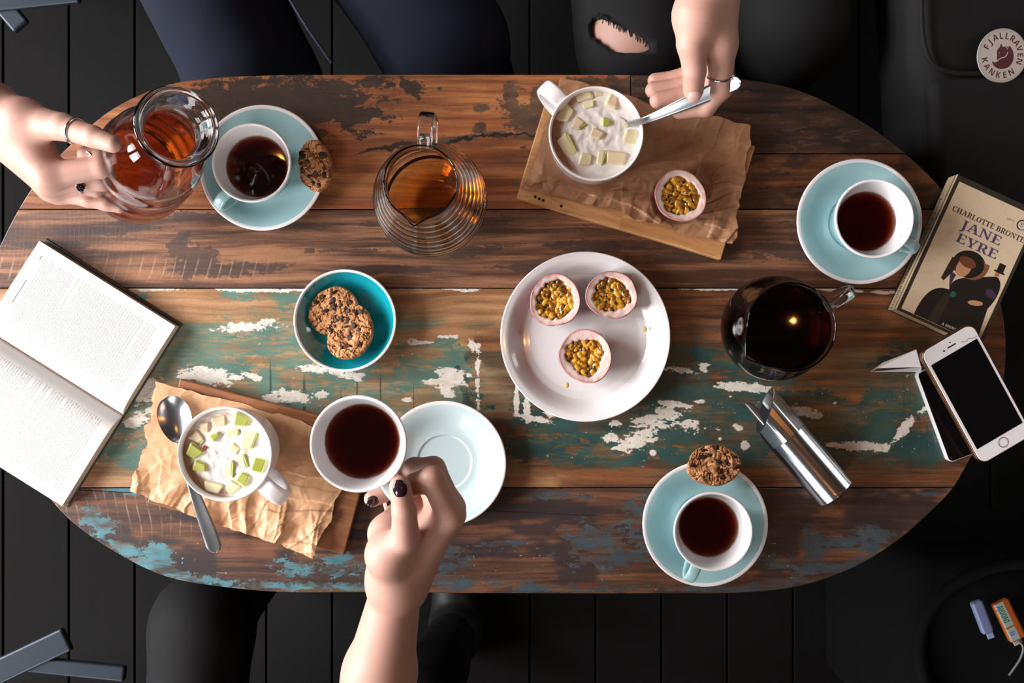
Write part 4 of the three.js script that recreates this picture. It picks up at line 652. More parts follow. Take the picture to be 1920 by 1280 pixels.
// ---------------------------------------------------------------- old paperback
const TH = 0.028;
{
  const a = P(1797, 327, TH), b = P(1681, 580, TH), z = b.clone().sub(a).setY(0).normalize(), x = V(-z.z, 0, z.x).negate(); if (x.x < 0) x.negate();
  const W = 0.106, H = a.distanceTo(b), t = thing('paperback_novel', 'old cream paperback novel with black border and serif title', 'book', V(a.x, TABLE_Y, a.z)); frame(t, x, V(0, 1, 0));
  const dz = x.clone().cross(V(0, 1, 0)).dot(z) > 0 ? 1 : -1;
  const cover = canvasTex(624, 1000, (g, w, h) => {
    g.fillStyle = '#2b281f'; g.fillRect(0, 0, w, h); g.fillStyle = '#d8c2a4'; g.fillRect(26, 40, w - 50, h - 60);
    const R = rng(5); for (let i = 0; i < 500; i++) { g.globalAlpha = 0.05; g.fillStyle = R() < 0.5 ? '#8a6a48' : '#f0e2c8'; g.beginPath(); g.arc(26 + R() * (w - 50), 40 + R() * (h - 60), 2 + R() * 14, 0, 7); g.fill(); } g.globalAlpha = 1;
    g.fillStyle = '#1f1b1c'; g.textAlign = 'left'; g.font = 'bold 50px serif'; g.save(); g.translate(58, 238); g.scale(1, 1); let s = 'CHARLOTTE BRONTE', W1 = g.measureText(s).width; g.scale(538 / W1, 1); g.fillText(s, 0, 0); g.restore();
    g.fillStyle = '#4a4264'; g.font = 'bold 92px serif'; g.save(); g.translate(164, 322); g.scale(292 / g.measureText('JANE').width, 0.94); g.fillText('JANE', 0, 0); g.restore();
    g.save(); g.translate(164, 416); g.scale(308 / g.measureText('EYRE').width, 0.94); g.fillText('EYRE', 0, 0); g.restore();
    g.fillStyle = '#3a3336'; g.font = '20px serif'; g.fillText('CP671', 424, 138); g.strokeStyle = '#2e2a3a'; g.lineWidth = 9; g.beginPath(); g.arc(536, 132, 32, 0.6, 5.6); g.stroke(); g.font = 'bold 40px serif'; g.fillText('S', 524, 146); g.globalAlpha = 0.55; g.fillStyle = '#c9c4c4'; g.beginPath(); g.arc(556, 150, 28, 0, 7); g.fill(); g.globalAlpha = 1;
    // a plain arrangement of dark cloak-like shapes in the colours of the picture on the cover
    g.fillStyle = '#14110f'; g.beginPath(); g.moveTo(120, h - 22); g.bezierCurveTo(120, 800, 170, 740, 268, 730); g.bezierCurveTo(250, 660, 300, 640, 320, 620); g.lineTo(520, 520); g.bezierCurveTo(590, 520, 600, 640, 560, 740); g.lineTo(586, h - 22); g.closePath(); g.fill();
    g.beginPath(); g.ellipse(318, 520, 112, 92, -0.2, 0, 7); g.fill();
    g.fillStyle = '#7d5230'; g.beginPath(); g.moveTo(402, 470); g.bezierCurveTo(450, 500, 420, 590, 330, 618); g.bezierCurveTo(420, 610, 470, 560, 452, 470); g.fill();
    g.fillStyle = '#c08a66'; g.beginPath(); g.ellipse(296, 556, 50, 64, 0.1, 0, 7); g.fill(); g.fillStyle = '#6d3f22'; g.beginPath(); g.ellipse(306, 512, 62, 34, 0.1, 0, 7); g.fill();
    g.fillStyle = '#3d2f4a'; g.beginPath(); g.moveTo(222, 610); g.lineTo(270, 620); g.lineTo(262, 720); g.closePath(); g.fill(); g.beginPath(); g.ellipse(536, 640, 40, 26, 0.3, 0, 7); g.fill();
    g.fillStyle = '#2a1d18'; g.beginPath(); g.moveTo(196, 520); g.lineTo(250, 520); g.lineTo(244, 600); g.lineTo(208, 690); g.lineTo(184, 680); g.closePath(); g.fill();
    g.fillStyle = '#2f2416'; g.beginPath(); g.moveTo(250, 760); g.lineTo(300, 760); g.lineTo(290, h - 22); g.lineTo(216, h - 22); g.closePath(); g.fill();
    g.fillStyle = '#1d5a50'; g.beginPath(); g.arc(306, 748, 20, 0, 7); g.fill();
    g.fillStyle = '#c49468'; g.beginPath(); g.ellipse(468, 740, 52, 18, -0.3, 0, 7); g.fill();
    g.fillStyle = '#14110f'; g.fillRect(506, 424, 48, 60); g.fillRect(492, 478, 76, 12); g.fillStyle = '#a86f50'; g.fillRect(508, 490, 30, 28);
    g.fillStyle = '#d8d0c4'; g.font = 'bold 26px serif'; g.fillText('A SIGNET', 318, h - 34);
  });
  const spine = canvasTex(256, 1600, (g, w, h) => { g.fillStyle = '#cdb794'; g.fillRect(0, 0, w, h); g.fillStyle = '#2b281f'; g.fillRect(0, 0, 34, h); g.fillRect(206, 0, 22, h); g.save(); g.translate(w / 2 - 12, 60); g.rotate(Math.PI / 2); g.textBaseline = 'middle'; g.fillStyle = '#2e2626'; g.font = 'bold 84px serif'; g.fillText('JANE EYRE', 200, 0); g.font = 'bold 70px serif'; g.fillText('CHARLOTTE BRONTE', 790, 0); g.restore(); });
  const pages = pixels(64, 64, (x, y) => { const n = (noise2(x * 0.1, y * 1.4) - 0.5) * 46; return [176 + n, 148 + n, 112 + n]; });
  mesh('page_block', rbox(W - 0.002, TH - 0.0016, H - 0.002, 0.0006, W / 2 + 0.0004, TH / 2, dz * H / 2, 1), std('#ffffff', 0.9, { map: pages }), t);
  const fc = rbox(W, 0.0008, H, 0.0003, W / 2, TH - 0.0004, dz * H / 2, 1), u = fc.attributes.uv, p = fc.attributes.position;
  for (let i = 0; i < p.count; i++) u.setXY(i, p.getX(i) / W, 1 - p.getZ(i) * dz / H);
  mesh('front_cover', fc, std('#ffffff', 0.5, { map: cover }), t);
  mesh('back_cover', rbox(W, 0.0008, H, 0.0003, W / 2, 0.0004, dz * H / 2, 1), std('#2b281f', 0.5), t);
  const sg = rbox(0.0014, TH, H, 0.0005, -0.0004, TH / 2, dz * H / 2, 1), su = sg.attributes.uv, sp = sg.attributes.position;
  for (let i = 0; i < sp.count; i++) su.setXY(i, sp.getY(i) / TH, 1 - sp.getZ(i) * dz / H);
  mesh('spine', sg, std('#ffffff', 0.55, { map: spine }), t);
}
// ---------------------------------------------------------------- phones and the white card
{
  const rr = (w, h, r) => { const s = new THREE.Shape(); s.moveTo(-w / 2 + r, -h / 2); s.lineTo(w / 2 - r, -h / 2); s.absarc(w / 2 - r, -h / 2 + r, r, -Math.PI / 2, 0); s.lineTo(w / 2, h / 2 - r); s.absarc(w / 2 - r, h / 2 - r, r, 0, Math.PI / 2); s.lineTo(-w / 2 + r, h / 2); s.absarc(-w / 2 + r, h / 2 - r, r, Math.PI / 2, Math.PI); s.lineTo(-w / 2, -h / 2 + r); s.absarc(-w / 2 + r, -h / 2 + r, r, Math.PI, 1.5 * Math.PI); return s; };
  const slab = (w, h, r, d, b = 0.0004) => new THREE.ExtrudeGeometry(rr(w - 2 * b, h - 2 * b, r), { depth: d - 2 * b, bevelEnabled: true, bevelThickness: b, bevelSize: b, bevelSegments: 3, curveSegments: 10 }).translate(0, 0, b).rotateX(-Math.PI / 2);
  const W = 0.067, H = 0.138;
  const p0 = P(1726, 661, 0.046), p1 = P(1848, 869, 0.046), zdir = p1.clone().sub(p0); zdir.y = -0.012; zdir.normalize();
  const xdir = V(-zdir.z, 0, zdir.x).negate().normalize(); if (xdir.x < 0) xdir.negate();
  const ydir = zdir.clone().cross(xdir).normalize();
  const L = p0.distanceTo(p1) + 0.002, t = thing('smartphone', 'white smartphone with a dark screen in a gold-edged case on the novel', 'phone', p0.clone().add(xdir.clone().multiplyScalar(W / 2)).add(zdir.clone().multiplyScalar(L / 2)).sub(V(0, 0.009, 0)));
  t.quaternion.setFromRotationMatrix(new THREE.Matrix4().makeBasis(xdir, ydir, zdir));
  mesh('case', slab(W + 0.003, L + 0.003, 0.0105, 0.0085, 0.0008), std('#6b4a33', 0.28, { metalness: 0.75 }), t);
  const body = mesh('front', slab(W, L, 0.0095, 0.0012, 0.0003), std('#e4e2e4', 0.25), t); body.position.y = 0.0082;
  const sc = mesh('screen', slab(W - 0.0065, L - 0.036, 0.0006, 0.0005, 0.0001), M.screen, t); sc.position.set(0, 0.0092, 0);
  const ring = mesh('home_button', new THREE.TorusGeometry(0.0056, 0.00045, 8, 40).rotateX(Math.PI / 2), std('#8d8a8c', 0.3, { metalness: 0.8 }), t); ring.position.set(0, 0.0094, L / 2 - 0.0095);
  const sl = mesh('speaker_slot', slab(0.011, 0.0016, 0.0007, 0.0004, 0.0001), M.black, t); sl.position.set(0.001, 0.0092, -L / 2 + 0.0105);
  for (const [x, z, r] of [[-0.0095, 0.0112, 0.0011], [0.001, 0.0062, 0.0008]]) mesh('camera_lens', new THREE.CylinderGeometry(r, r, 0.0004, 16), M.black, t).position.set(x, 0.0095, -L / 2 + z);
  const cr = mesh('crack', tube([V(0.013, 0, 0), V(0.019, 0, 0.002), V(0.022, 0, 0.0005), V(0.0265, 0, 0.0028), V(0.032, 0, 0.003)], 0.00028, 24, 5), std('#55525a', 0.4), t); cr.position.set(0, 0.0094, -L / 2 + 0.0125);
  for (const z of [-0.036, -0.024]) mesh('side_button', rbox(0.0012, 0.002, 0.0075, 0.0005, -W / 2 - 0.0017, 0.005, z, 1), std('#8a6244', 0.3, { metalness: 0.8 }), t);
  // a second, dark phone lying beneath it
  const q0 = P(1719, 699, 0.011), q1 = P(1781, 868, 0.011), z2 = q1.clone().sub(q0).normalize(), x2 = V(-z2.z, 0, z2.x).negate(); if (x2.x < 0) x2.negate();
  const L2 = q0.distanceTo(q1), t2 = thing('dark_phone', 'dark glossy phone with a thin silver edge lying under the white smartphone', 'phone', q0.clone().add(x2.clone().multiplyScalar(0.031)).add(z2.clone().multiplyScalar(L2 / 2)).setY(TABLE_Y)); frame(t2, x2, V(0, 1, 0));
  mesh('body', slab(0.062, L2, 0.005, 0.0095, 0.0008), std('#d9d8dc', 0.3), t2); mesh('glass_front', slab(0.0602, L2 - 0.002, 0.0045, 0.0012, 0.0003), std('#120d0e', 0.1), t2).position.y = 0.0092;
  mesh('port', slab(0.012, 0.003, 0.001, 0.003, 0.0002), std('#7e8290', 0.3, { metalness: 0.9 }), t2).position.set(-0.012, 0.003, L2 / 2);
  // folded white card: a wedge that stands on the table, its point to the left
  const c = thing('folded_card', 'small white folded card with a pointed end beside the phones', 'card', V(0, 0, 0));
  const wedge = pts => { const g = new THREE.BufferGeometry(); g.setAttribute('position', new THREE.Float32BufferAttribute(pts.flatMap(p => p.toArray()), 3)); return g; };
  const A = P(1632, 697, 0.02), B = P(1655, 680, 0.03), C = P(1718, 655, 0.034), E = P(1727, 688, 0.03), F = P(1646, 690, 0.022), A2 = P(1640, 697, 0.002), E2 = P(1722, 697, 0.002);
  const faces = [[A, F, B], [B, F, C], [F, E, C]], back = pts => pts.map(p => p.clone().sub(V(0, 0.0012, 0))).reverse(), tri = [];
  for (const f of faces) { tri.push(...f, ...back(f)); }
  const cg = wedge(tri); cg.computeVertexNormals(); mesh('upper_leaf', cg, std('#e6e3e4', 0.55, { side: THREE.DoubleSide }), c);
  const lg = wedge([A, A2, E2, A, E2, E]); lg.computeVertexNormals(); mesh('lower_leaf', lg, std('#dcd8da', 0.55, { side: THREE.DoubleSide }), c);
  const lip = wedge([E, P(1716, 697, 0.022), P(1727, 699, 0.02), E, P(1727, 699, 0.02), P(1730, 686, 0.028)]); lip.computeVertexNormals(); mesh('tab', lip, std('#e6e3e4', 0.55, { side: THREE.DoubleSide }), c);
}

// ---------------------------------------------------------------- people
const bent = (p, r) => p.map((q, i) => i + 1 < p.length ? bone(q, p[i + 1], r[i], r[i + 1]) : null).filter(Boolean);
function handField(palm, fingers, kPalm = 0.013) {
  const fp = blend(palm, kPalm), ff = fingers.map(([p, r]) => { const b = bent(p, r), [lo, hi] = reach(b, 0.022); return { f: blend(b, 0.0035), lo, hi }; });
  return (x, y, z) => { const d = fp(x, y, z); let o = d; for (const g of ff) { if (x < g.lo[0] || x > g.hi[0] || y < g.lo[1] || y > g.hi[1] || z < g.lo[2] || z > g.hi[2]) continue; o = Math.min(o, smin(d, g.f(x, y, z), 0.009)); } return o; };
}
function limb(palm, fingers, creases = []) {
  const all = [...palm, ...fingers.flatMap(([p, r]) => bent(p, r))], [lo, hi] = reach(all, 0.008), f0 = handField(palm, fingers);
  const f = (x, y, z) => { let d = f0(x, y, z); if (d < 0.006 && d > -0.006) for (const [c, n, w] of creases) { const q = Math.abs((x - c.x) * n.x + (y - c.y) * n.y + (z - c.z) * n.z), e = Math.hypot(x - c.x, y - c.y, z - c.z); if (e < w && q < 0.0016) d += 0.0007 * (1 - q / 0.0016) * (1 - e / w); } return d; };
  return field(f, lo, hi, 0.0023);
}
function creaseAt(a, b, t, w = 0.014) { return [a.clone().lerp(b, t), b.clone().sub(a).normalize(), w]; }
function plainHand(w, dir, side, curl) {                 // a relaxed hand in the lap: wrist, direction of the fingers, direction of the thumb
  const n = dir.clone().cross(side).normalize(), at = (l, s, d) => w.clone().add(dir.clone().multiplyScalar(l)).add(side.clone().multiplyScalar(s)).add(n.clone().multiplyScalar(d));
  const palm = [bone(w, at(0.08, 0.025, 0), 0.024, 0.014), bone(w, at(0.085, 0, 0), 0.024, 0.014), bone(w, at(0.075, -0.028, 0), 0.022, 0.013)];
  const fingers = [[0.025, 1, 0.0095], [0.008, 1.1, 0.0095], [-0.01, 1.02, 0.009], [-0.028, 0.8, 0.008]].map(([s, k, r]) => [[at(0.08, s, 0), at(0.08 + 0.04 * k, s * 1.1, curl * 0.012), at(0.08 + 0.062 * k, s * 1.1, curl * 0.03), at(0.08 + 0.075 * k, s * 1.1, curl * 0.048)], [r * 1.2, r * 1.05, r * 0.95, r * 0.8]]);
  fingers.push([[at(0.02, 0.022, 0), at(0.05, 0.045, curl * 0.01), at(0.078, 0.052, curl * 0.02), at(0.1, 0.05, curl * 0.028)], [0.016, 0.0125, 0.0105, 0.009]]);
  return limb(palm, fingers);
}
function headField(c, fwd) {                             // skull, jaw, nose, ears, lips, eye sockets
  const r = V(0, 1, 0).cross(fwd).normalize(), u = fwd.clone().cross(r), at = (x, y, z) => c.clone().add(r.clone().multiplyScalar(x)).add(u.clone().multiplyScalar(y)).add(fwd.clone().multiplyScalar(z));
  const b = [bone(at(0, 0.03, -0.02), at(0, 0.03, 0.02), 0.078, 0.072), bone(at(0, -0.04, 0.03), at(0, -0.078, 0.062), 0.052, 0.026), bone(at(0, 0.012, 0.088), at(0, -0.024, 0.104), 0.007, 0.011), bone(at(-0.016, -0.05, 0.084), at(0.016, -0.05, 0.084), 0.007, 0.007), bone(at(-0.078, 0.01, -0.01), at(-0.08, -0.02, -0.004), 0.012, 0.007), bone(at(0.078, 0.01, -0.01), at(0.08, -0.02, -0.004), 0.012, 0.007)];
  const f = blend(b, 0.02), e1 = at(-0.032, 0.008, 0.09), e2 = at(0.032, 0.008, 0.09);
  return { f: (x, y, z) => Math.max(f(x, y, z), -(Math.min(Math.hypot(x - e1.x, y - e1.y, z - e1.z), Math.hypot(x - e2.x, y - e2.y, z - e2.z)) - 0.014)), b, at };
}
const eyeMat = std('#efece8', 0.2), irisMat = std('#2b1d14', 0.15);
function person(cfg) {
  const t = thing('person', cfg.label, 'person', V(0, 0, 0)), j = cfg.j, c = cfg.c;
  const neck = j.chest.clone().lerp(j.head, 0.55);
  const spine = k => [bone(j.pelvis, j.chest, 0.125 * k, 0.13 * k), bone(j.hipL, j.hipR, 0.105 * k, 0.105 * k), bone(j.shL, j.shR, 0.062 * k, 0.062 * k), bone(j.chest, j.shL, 0.11 * k, 0.06 * k), bone(j.chest, j.shR, 0.11 * k, 0.06 * k)];
  const legs = k => [['hipL', 'kneeL', 'ankleL'], ['hipR', 'kneeR', 'ankleR']].flatMap(([a, b, d]) => [bone(j[a], j[b], 0.084 * k, 0.06 * k), bone(j[b], j[d], 0.058 * k, 0.038 * k)]);
  const arms = k => [['shL', 'elL', 'wrL'], ['shR', 'elR', 'wrR']].flatMap(([a, b, d]) => [bone(j[a], j[b], 0.05 * k, 0.042 * k), bone(j[b], j[d], 0.041 * k, 0.026 * k)]);
  const head = headField(j.head, cfg.fwd);
  const inner = [...spine(0.86), ...legs(0.93), ...arms(0.9), bone(neck, j.head, 0.046, 0.044), bone(j.chest, neck, 0.05, 0.046)], [lo, hi] = reach(inner);
  const fb = blend(inner, 0.02), hb = reach(head.b, 0.02);
  const parts = [field(fb, lo, hi, 0.013), field((x, y, z) => smin(head.f(x, y, z), bone(neck, j.head, 0.046, 0.044).f(x, y, z), 0.02), hb[0], hb[1], 0.0055), ...cfg.hands];
  if (cfg.knee) parts.push(cfg.knee);
  const skin = cfg.skin || M.skin;
  mesh('body', merge(parts), skin, t);
  const cut = (from, to, s) => bone(from, from.clone().lerp(to, s), 0.056, 0.056 + (0.044 - 0.056) * s);
  const sleeves = [bone(j.shL, j.elL, 0.064, 0.055), bone(j.shR, j.elR, 0.064, 0.055), bone(j.elL, j.elL.clone().lerp(j.wrL, c.sleeveL), 0.055, 0.048), bone(j.elR, j.elR.clone().lerp(j.wrR, c.sleeveR), 0.055, 0.048)];
  const top = [...spine(1.08), ...sleeves], tr = reach(top, 0.02), ft = blend(top, 0.05), n = (x, y, z) => (noise3(x * 26, y * 26, z * 26) - 0.5) * 0.012;
  mesh('jumper', field((x, y, z) => ft(x, y, z) + n(x, y, z), tr[0], tr[1], 0.011), c.top, t);
  const pants = [bone(j.hipL, j.hipR, 0.112, 0.112), ...legs(c.width || 1.18)], pr = reach(pants, 0.02), fp = blend(pants, 0.03), hole = c.hole;
  mesh('trousers', field((x, y, z) => { let d = fp(x, y, z) + n(x, y, z) * 0.4; if (hole) d = Math.max(d, -hole(x, y, z)); return d; }, pr[0], pr[1], c.cell || 0.011), c.pants, t);
  for (const k of ['ankleL', 'ankleR']) { const a = j[k], f = cfg.fwd.clone().setY(0).normalize(); const shoe = [bone(V(a.x, 0.045, a.z).sub(f.clone().multiplyScalar(0.02)), V(a.x, 0.032, a.z).add(f.clone().multiplyScalar(0.15)), 0.043, 0.031), bone(V(a.x, 0.045, a.z), V(a.x, 0.085, a.z), 0.042, 0.046)]; const sr = reach(shoe); const fs = blend(shoe, 0.02); mesh('shoe', field((x, y, z) => Math.max(fs(x, y, z), 0.002 - y), sr[0], sr[1], 0.008), M.black, t); }
  const hc = head.at, hair = [bone(hc(0, 0.05, -0.03), hc(0, 0.05, 0.0), 0.084, 0.08), bone(hc(0, 0.0, -0.06), hc(0, -0.16, -0.075), 0.07, 0.05), bone(hc(-0.075, 0.02, -0.02), hc(-0.08, -0.15, -0.01), 0.03, 0.022), bone(hc(0.075, 0.02, -0.02), hc(0.08, -0.15, -0.01), 0.03, 0.022)], hr = reach(hair), fh = blend(hair, 0.02);
  mesh('hair', field((x, y, z) => fh(x, y, z) + (noise3(x * 180, y * 30, z * 180) - 0.5) * 0.006, hr[0], hr[1], 0.007), c.hair, t);
  for (const s of [-1, 1]) { const e = mesh('eye', new THREE.SphereGeometry(0.0122, 20, 14), eyeMat, t); e.position.copy(hc(s * 0.032, 0.008, 0.078)); const q = mesh('iris', new THREE.SphereGeometry(0.0058, 16, 10), irisMat, e); q.position.copy(cfg.fwd).multiplyScalar(0.0078); }
  for (const x of cfg.extra || []) x(t);
  return t;
}
const nailAt = (tip, back, up, mat, w, l, r) => t => {   // a nail on the upper face of a fingertip
  const y = tip.clone().sub(back).normalize(), z = up.clone().sub(y.clone().multiplyScalar(up.dot(y))).normalize(), x = y.clone().cross(z);
  const g = new THREE.SphereGeometry(1, 24, 14); g.scale(w, l, 0.003);
  const m = mesh('nail', g, mat, t); m.quaternion.setFromRotationMatrix(new THREE.Matrix4().makeBasis(x, y, z)); m.position.copy(tip).add(z.clone().multiplyScalar(r - 0.0019)).add(y.clone().multiplyScalar(0.001));
};
const ringAt = (a, b, s, r, mat, tube = 0.0013, name = 'finger_ring') => t => { const m = mesh(name, new THREE.TorusGeometry(r, tube, 10, 40), mat, t); m.position.copy(a.clone().lerp(b, s)); m.quaternion.setFromUnitVectors(V(0, 0, 1), b.clone().sub(a).normalize()); return m; };
const denim = (a, b, s) => { const tx = pixels(128, 128, (x, y) => { const n = ((x + y) % 4 < 2 ? 1 : -1) * 3 + (fbm(x * 0.1 + s, y * 0.1, 3) - 0.5) * 22; return [a[0] + n, a[1] + n, a[2] + n * 1.1]; }); return tx; };
const wool = c => std(c, 0.95, { sheen: 0.3, sheenRoughness: 0.8, sheenColor: new THREE.Color(c) });

// ---- the one who tips the carafe
const A = {
  wr: P(-14, 216, 0.142), i0: P(92, 330, 0.150), m0: P(90, 342, 0.129), r0: P(96, 350, 0.108), l0: P(112, 358, 0.098),
  t0: P(44, 228, 0.158), t1: P(118, 238, 0.176), t2: P(174, 256, 0.188), t3: P(212, 270, 0.194),
  i1: P(190, 313, 0.152), i2: P(190, 291, 0.147), i3: P(160, 289, 0.149), m1: P(190, 338, 0.129), m2: P(194, 316, 0.123), m3: P(168, 304, 0.124),
  r1: P(182, 354, 0.108), r2: P(194, 346, 0.100), r3: P(176, 326, 0.1), l1: P(166, 374, 0.106), l2: P(200, 382, 0.106), l3: P(224, 389, 0.104),
};
const armA = { el: V(-0.725, TABLE_Y + 0.225, -0.43) };
const handA = limb([bone(armA.el, A.wr, 0.041, 0.0285), bone(A.wr, A.i0, 0.027, 0.0155), bone(A.wr, A.m0, 0.026, 0.0145), bone(A.wr, A.r0, 0.024, 0.0138), bone(A.wr, A.l0, 0.022, 0.0128), bone(A.t0, P(84, 300, 0.148), 0.022, 0.0145), bone(A.wr, A.t0, 0.026, 0.021)],
  [[[A.t0, A.t1, A.t2, A.t3], [0.02, 0.0135, 0.0108, 0.0088]], [[A.i0, A.i1, A.i2, A.i3], [0.0145, 0.0112, 0.0098, 0.0085]], [[A.m0, A.m1, A.m2, A.m3], [0.0135, 0.011, 0.0098, 0.0085]], [[A.r0, A.r1, A.r2, A.r3], [0.0128, 0.0102, 0.0092, 0.008]], [[A.l0, A.l1, A.l2, A.l3], [0.0115, 0.0086, 0.0076, 0.0064]]],
  [creaseAt(A.t1, A.t2, 0.88), creaseAt(A.t1, A.t2, 1.03), creaseAt(A.t1, A.t2, 0.96)]);
person({
  label: 'person in blue jeans wearing silver rings, tipping the glass carafe', fwd: V(0.1, -0.35, 0.93).normalize(), hands: [handA, plainHand(V(-0.24, 0.6, -0.63), V(-0.5, -0.1, 0.86).normalize(), V(-0.86, 0.1, -0.5).normalize(), -1)],
  j: { pelvis: V(-0.5, 0.53, -0.93), chest: V(-0.46, 0.9, -0.86), hipL: V(-0.42, 0.53, -0.9), hipR: V(-0.58, 0.53, -0.9), kneeL: V(-0.09, 0.485, -0.39), kneeR: V(-0.335, 0.485, -0.33), ankleL: V(-0.02, 0.06, -0.36), ankleR: V(-0.3, 0.06, -0.28), shL: V(-0.29, 1.0, -0.8), shR: V(-0.64, 1.0, -0.8), elL: V(-0.2, 0.76, -0.8), wrL: V(-0.24, 0.6, -0.63), elR: armA.el, wrR: A.wr, head: V(-0.44, 1.24, -0.78) },
  c: { top: wool('#1d1a1b'), pants: std('#ffffff', 0.9, { map: null, color: '#121625', specularIntensity: 0.4 }), hair: std('#2a1b14', 0.6), sleeveL: 0.9, sleeveR: 0.4, width: 1.36 },
  extra: [ringAt(A.t1, A.t2, 0.42, 0.0128, M.silver, 0.0015),
    t => { const m = ringAt(A.m0, A.m1, 0.62, 0.0125, M.silver, 0.0012)(t); const fl = []; for (let k = 0; k < 6; k++) fl.push(new THREE.SphereGeometry(0.0018, 10, 8).translate(Math.cos(k) * 0.0028, Math.sin(k) * 0.0028, 0)); fl.push(new THREE.SphereGeometry(0.002, 10, 8)); const f = mesh('ring_flower', merge(fl), std('#2c2a2c', 0.25, { metalness: 0.9 }), t); f.position.copy(P(151, 352, 0.14)); f.rotation.x = -0.9; },
    t => { const c = P(167, 290, 0.155); mesh('finger_ring', tube([P(163, 284, 0.157), P(170, 290, 0.158), P(164, 296, 0.156)], 0.0008, 16, 8), M.silver, t); },
    t => { ringAt(A.wr, armA.el, 0.3, 0.036, std('#8e8a7c', 0.3, { metalness: 0.9 }), 0.0013, 'bracelet')(t); },
    t => { const seam = [P(538, -10, -0.06), P(575, 50, -0.062), P(622, 118, -0.07)]; mesh('seam', tube(seam, 0.0022, 30, 6), std('#2b3147', 0.9), t); }],
});

// ---- the one who holds the spoon
const on = s => SP_TIP.clone().lerp(SP_END, s);
const C = {
  wr: P(1332, -52, 0.185), el: V(0.28, TABLE_Y + 0.24, -0.66), t0: P(1308, 30, 0.183), t1: P(1298, 82, 0.179), t2: P(1302, 132, 0.166), t3: P(1300, 170, 0.149),
  i0: P(1352, 80, 0.168), i1: P(1352, 164, 0.138), i2: P(1324, 200, 0.117), i3: P(1274, 208, 0.110),
  m0: P(1346, 82, 0.150), m1: P(1336, 158, 0.116), m2: P(1284, 180, 0.106), m3: P(1234, 188, 0.106), r0: P(1336, 80, 0.134), r1: P(1318, 146, 0.106), r2: P(1270, 165, 0.098), r3: P(1225, 169, 0.097), l0: P(1324, 78, 0.122), l1: P(1302, 134, 0.098), l2: P(1264, 148, 0.092), l3: P(1228, 151, 0.09),
};
const handC = limb([bone(C.el, C.wr, 0.04, 0.0295), bone(C.wr, C.i0, 0.028, 0.0158), bone(C.wr, C.m0, 0.027, 0.015), bone(C.wr, C.r0, 0.025, 0.0142), bone(C.wr, C.l0, 0.023, 0.0132), bone(C.wr, C.t0, 0.027, 0.0235), bone(C.t0, P(1338, 78, 0.166), 0.02, 0.014)],
  [[[C.t0, C.t1, C.t2, C.t3], [0.0225, 0.0155, 0.0118, 0.0105]], [[C.i0, C.i1, C.i2, C.i3], [0.0152, 0.0122, 0.0104, 0.0088]], [[C.m0, C.m1, C.m2, C.m3], [0.0142, 0.0115, 0.0104, 0.0095]], [[C.r0, C.r1, C.r2, C.r3], [0.0135, 0.011, 0.0098, 0.009]], [[C.l0, C.l1, C.l2, C.l3], [0.0125, 0.0098, 0.0088, 0.0082]]],
  [creaseAt(C.t1, C.t2, 0.93), creaseAt(C.t1, C.t2, 1.02), creaseAt(C.i0, C.i1, 0.55), creaseAt(C.m2, C.m3, 0.1), creaseAt(C.r2, C.r3, 0.1), creaseAt(C.l2, C.l3, 0.1)]);
const KNEE = V(0.166, 0.492, -0.392), KB = V(0.155, 0.06, -0.33), HIP = V(0.1, 0.53, -0.92);
const ripC = P(1168, 60, -0.065);
const kneeSkin = (() => { const b = [bone(HIP.clone().lerp(KNEE, 0.45), KNEE, 0.07, 0.068), bone(KNEE, KNEE.clone().lerp(KB, 0.3), 0.068, 0.06)], r = reach(b); return field(blend(b, 0.02), r[0], r[1], 0.007); })();
person({
  label: 'person in black ripped jeans holding a spoon in the yogurt mug', fwd: V(0.02, -0.4, 0.92).normalize(), hands: [handC, plainHand(V(0.0, 0.6, -0.65), V(0.45, -0.1, 0.88).normalize(), V(0.88, 0.1, -0.45).normalize(), 1)], knee: kneeSkin,
  j: { pelvis: V(0.19, 0.53, -0.97), chest: V(0.17, 0.9, -0.92), hipL: V(0.28, 0.53, -0.92), hipR: HIP, kneeL: V(0.36, 0.488, -0.42), kneeR: KNEE, ankleL: V(0.4, 0.06, -0.36), ankleR: KB, shL: V(0.33, 1.0, -0.88), shR: V(-0.02, 1.0, -0.88), elL: C.el, wrL: C.wr, elR: V(-0.06, 0.76, -0.84), wrR: V(0.0, 0.6, -0.65), head: V(0.17, 1.25, -0.84) },
  c: { top: std('#565f72', 0.9), pants: std('#08080a', 0.9), hair: std('#4a2f1c', 0.6), sleeveL: 0.74, sleeveR: 0.9, width: 1.3, cell: 0.008,
    hole: (x, y, z) => { const dx = (x - ripC.x) / 0.036, dz = (z - ripC.z) / 0.024, e = Math.hypot(dx * 0.92 + dz * 0.1, dz * 0.9 - dx * 0.52); const qx = x / (MM * 1.05) + 960, qy = z / (MM * 1.05) + 640, s = (qx - 1120) * -0.52 + (qy - 22) * 0.857; return y > 0.47 ? Math.max((e - 1) * 0.02, -s * 0.0006) : 0.02; } },
  extra: [ringAt(C.i0, C.i1, 0.73, 0.0136, M.silver, 0.0014), nailAt(C.t3, C.t2, V(-0.05, 1, 0.25), M.nail, 0.0068, 0.0078, 0.0108),
    t => { const th = []; const R = rng(8); for (let i = 0; i < 70; i++) { const u = i / 69, p = P(1122 + u * 98, 24 + u * 56 - Math.sin(u * 3.14) * 6, -0.058), q = p.clone().add(V((R() - 0.4) * 0.006, -0.001, 0.003 + R() * 0.008)); th.push(tube([p, p.clone().lerp(q, 0.5).add(V(0, 0.001, 0)), q], 0.0006, 5, 4)); } mesh('frayed_threads', merge(th), M.black, t).userData.kind = 'stuff'; }],
});

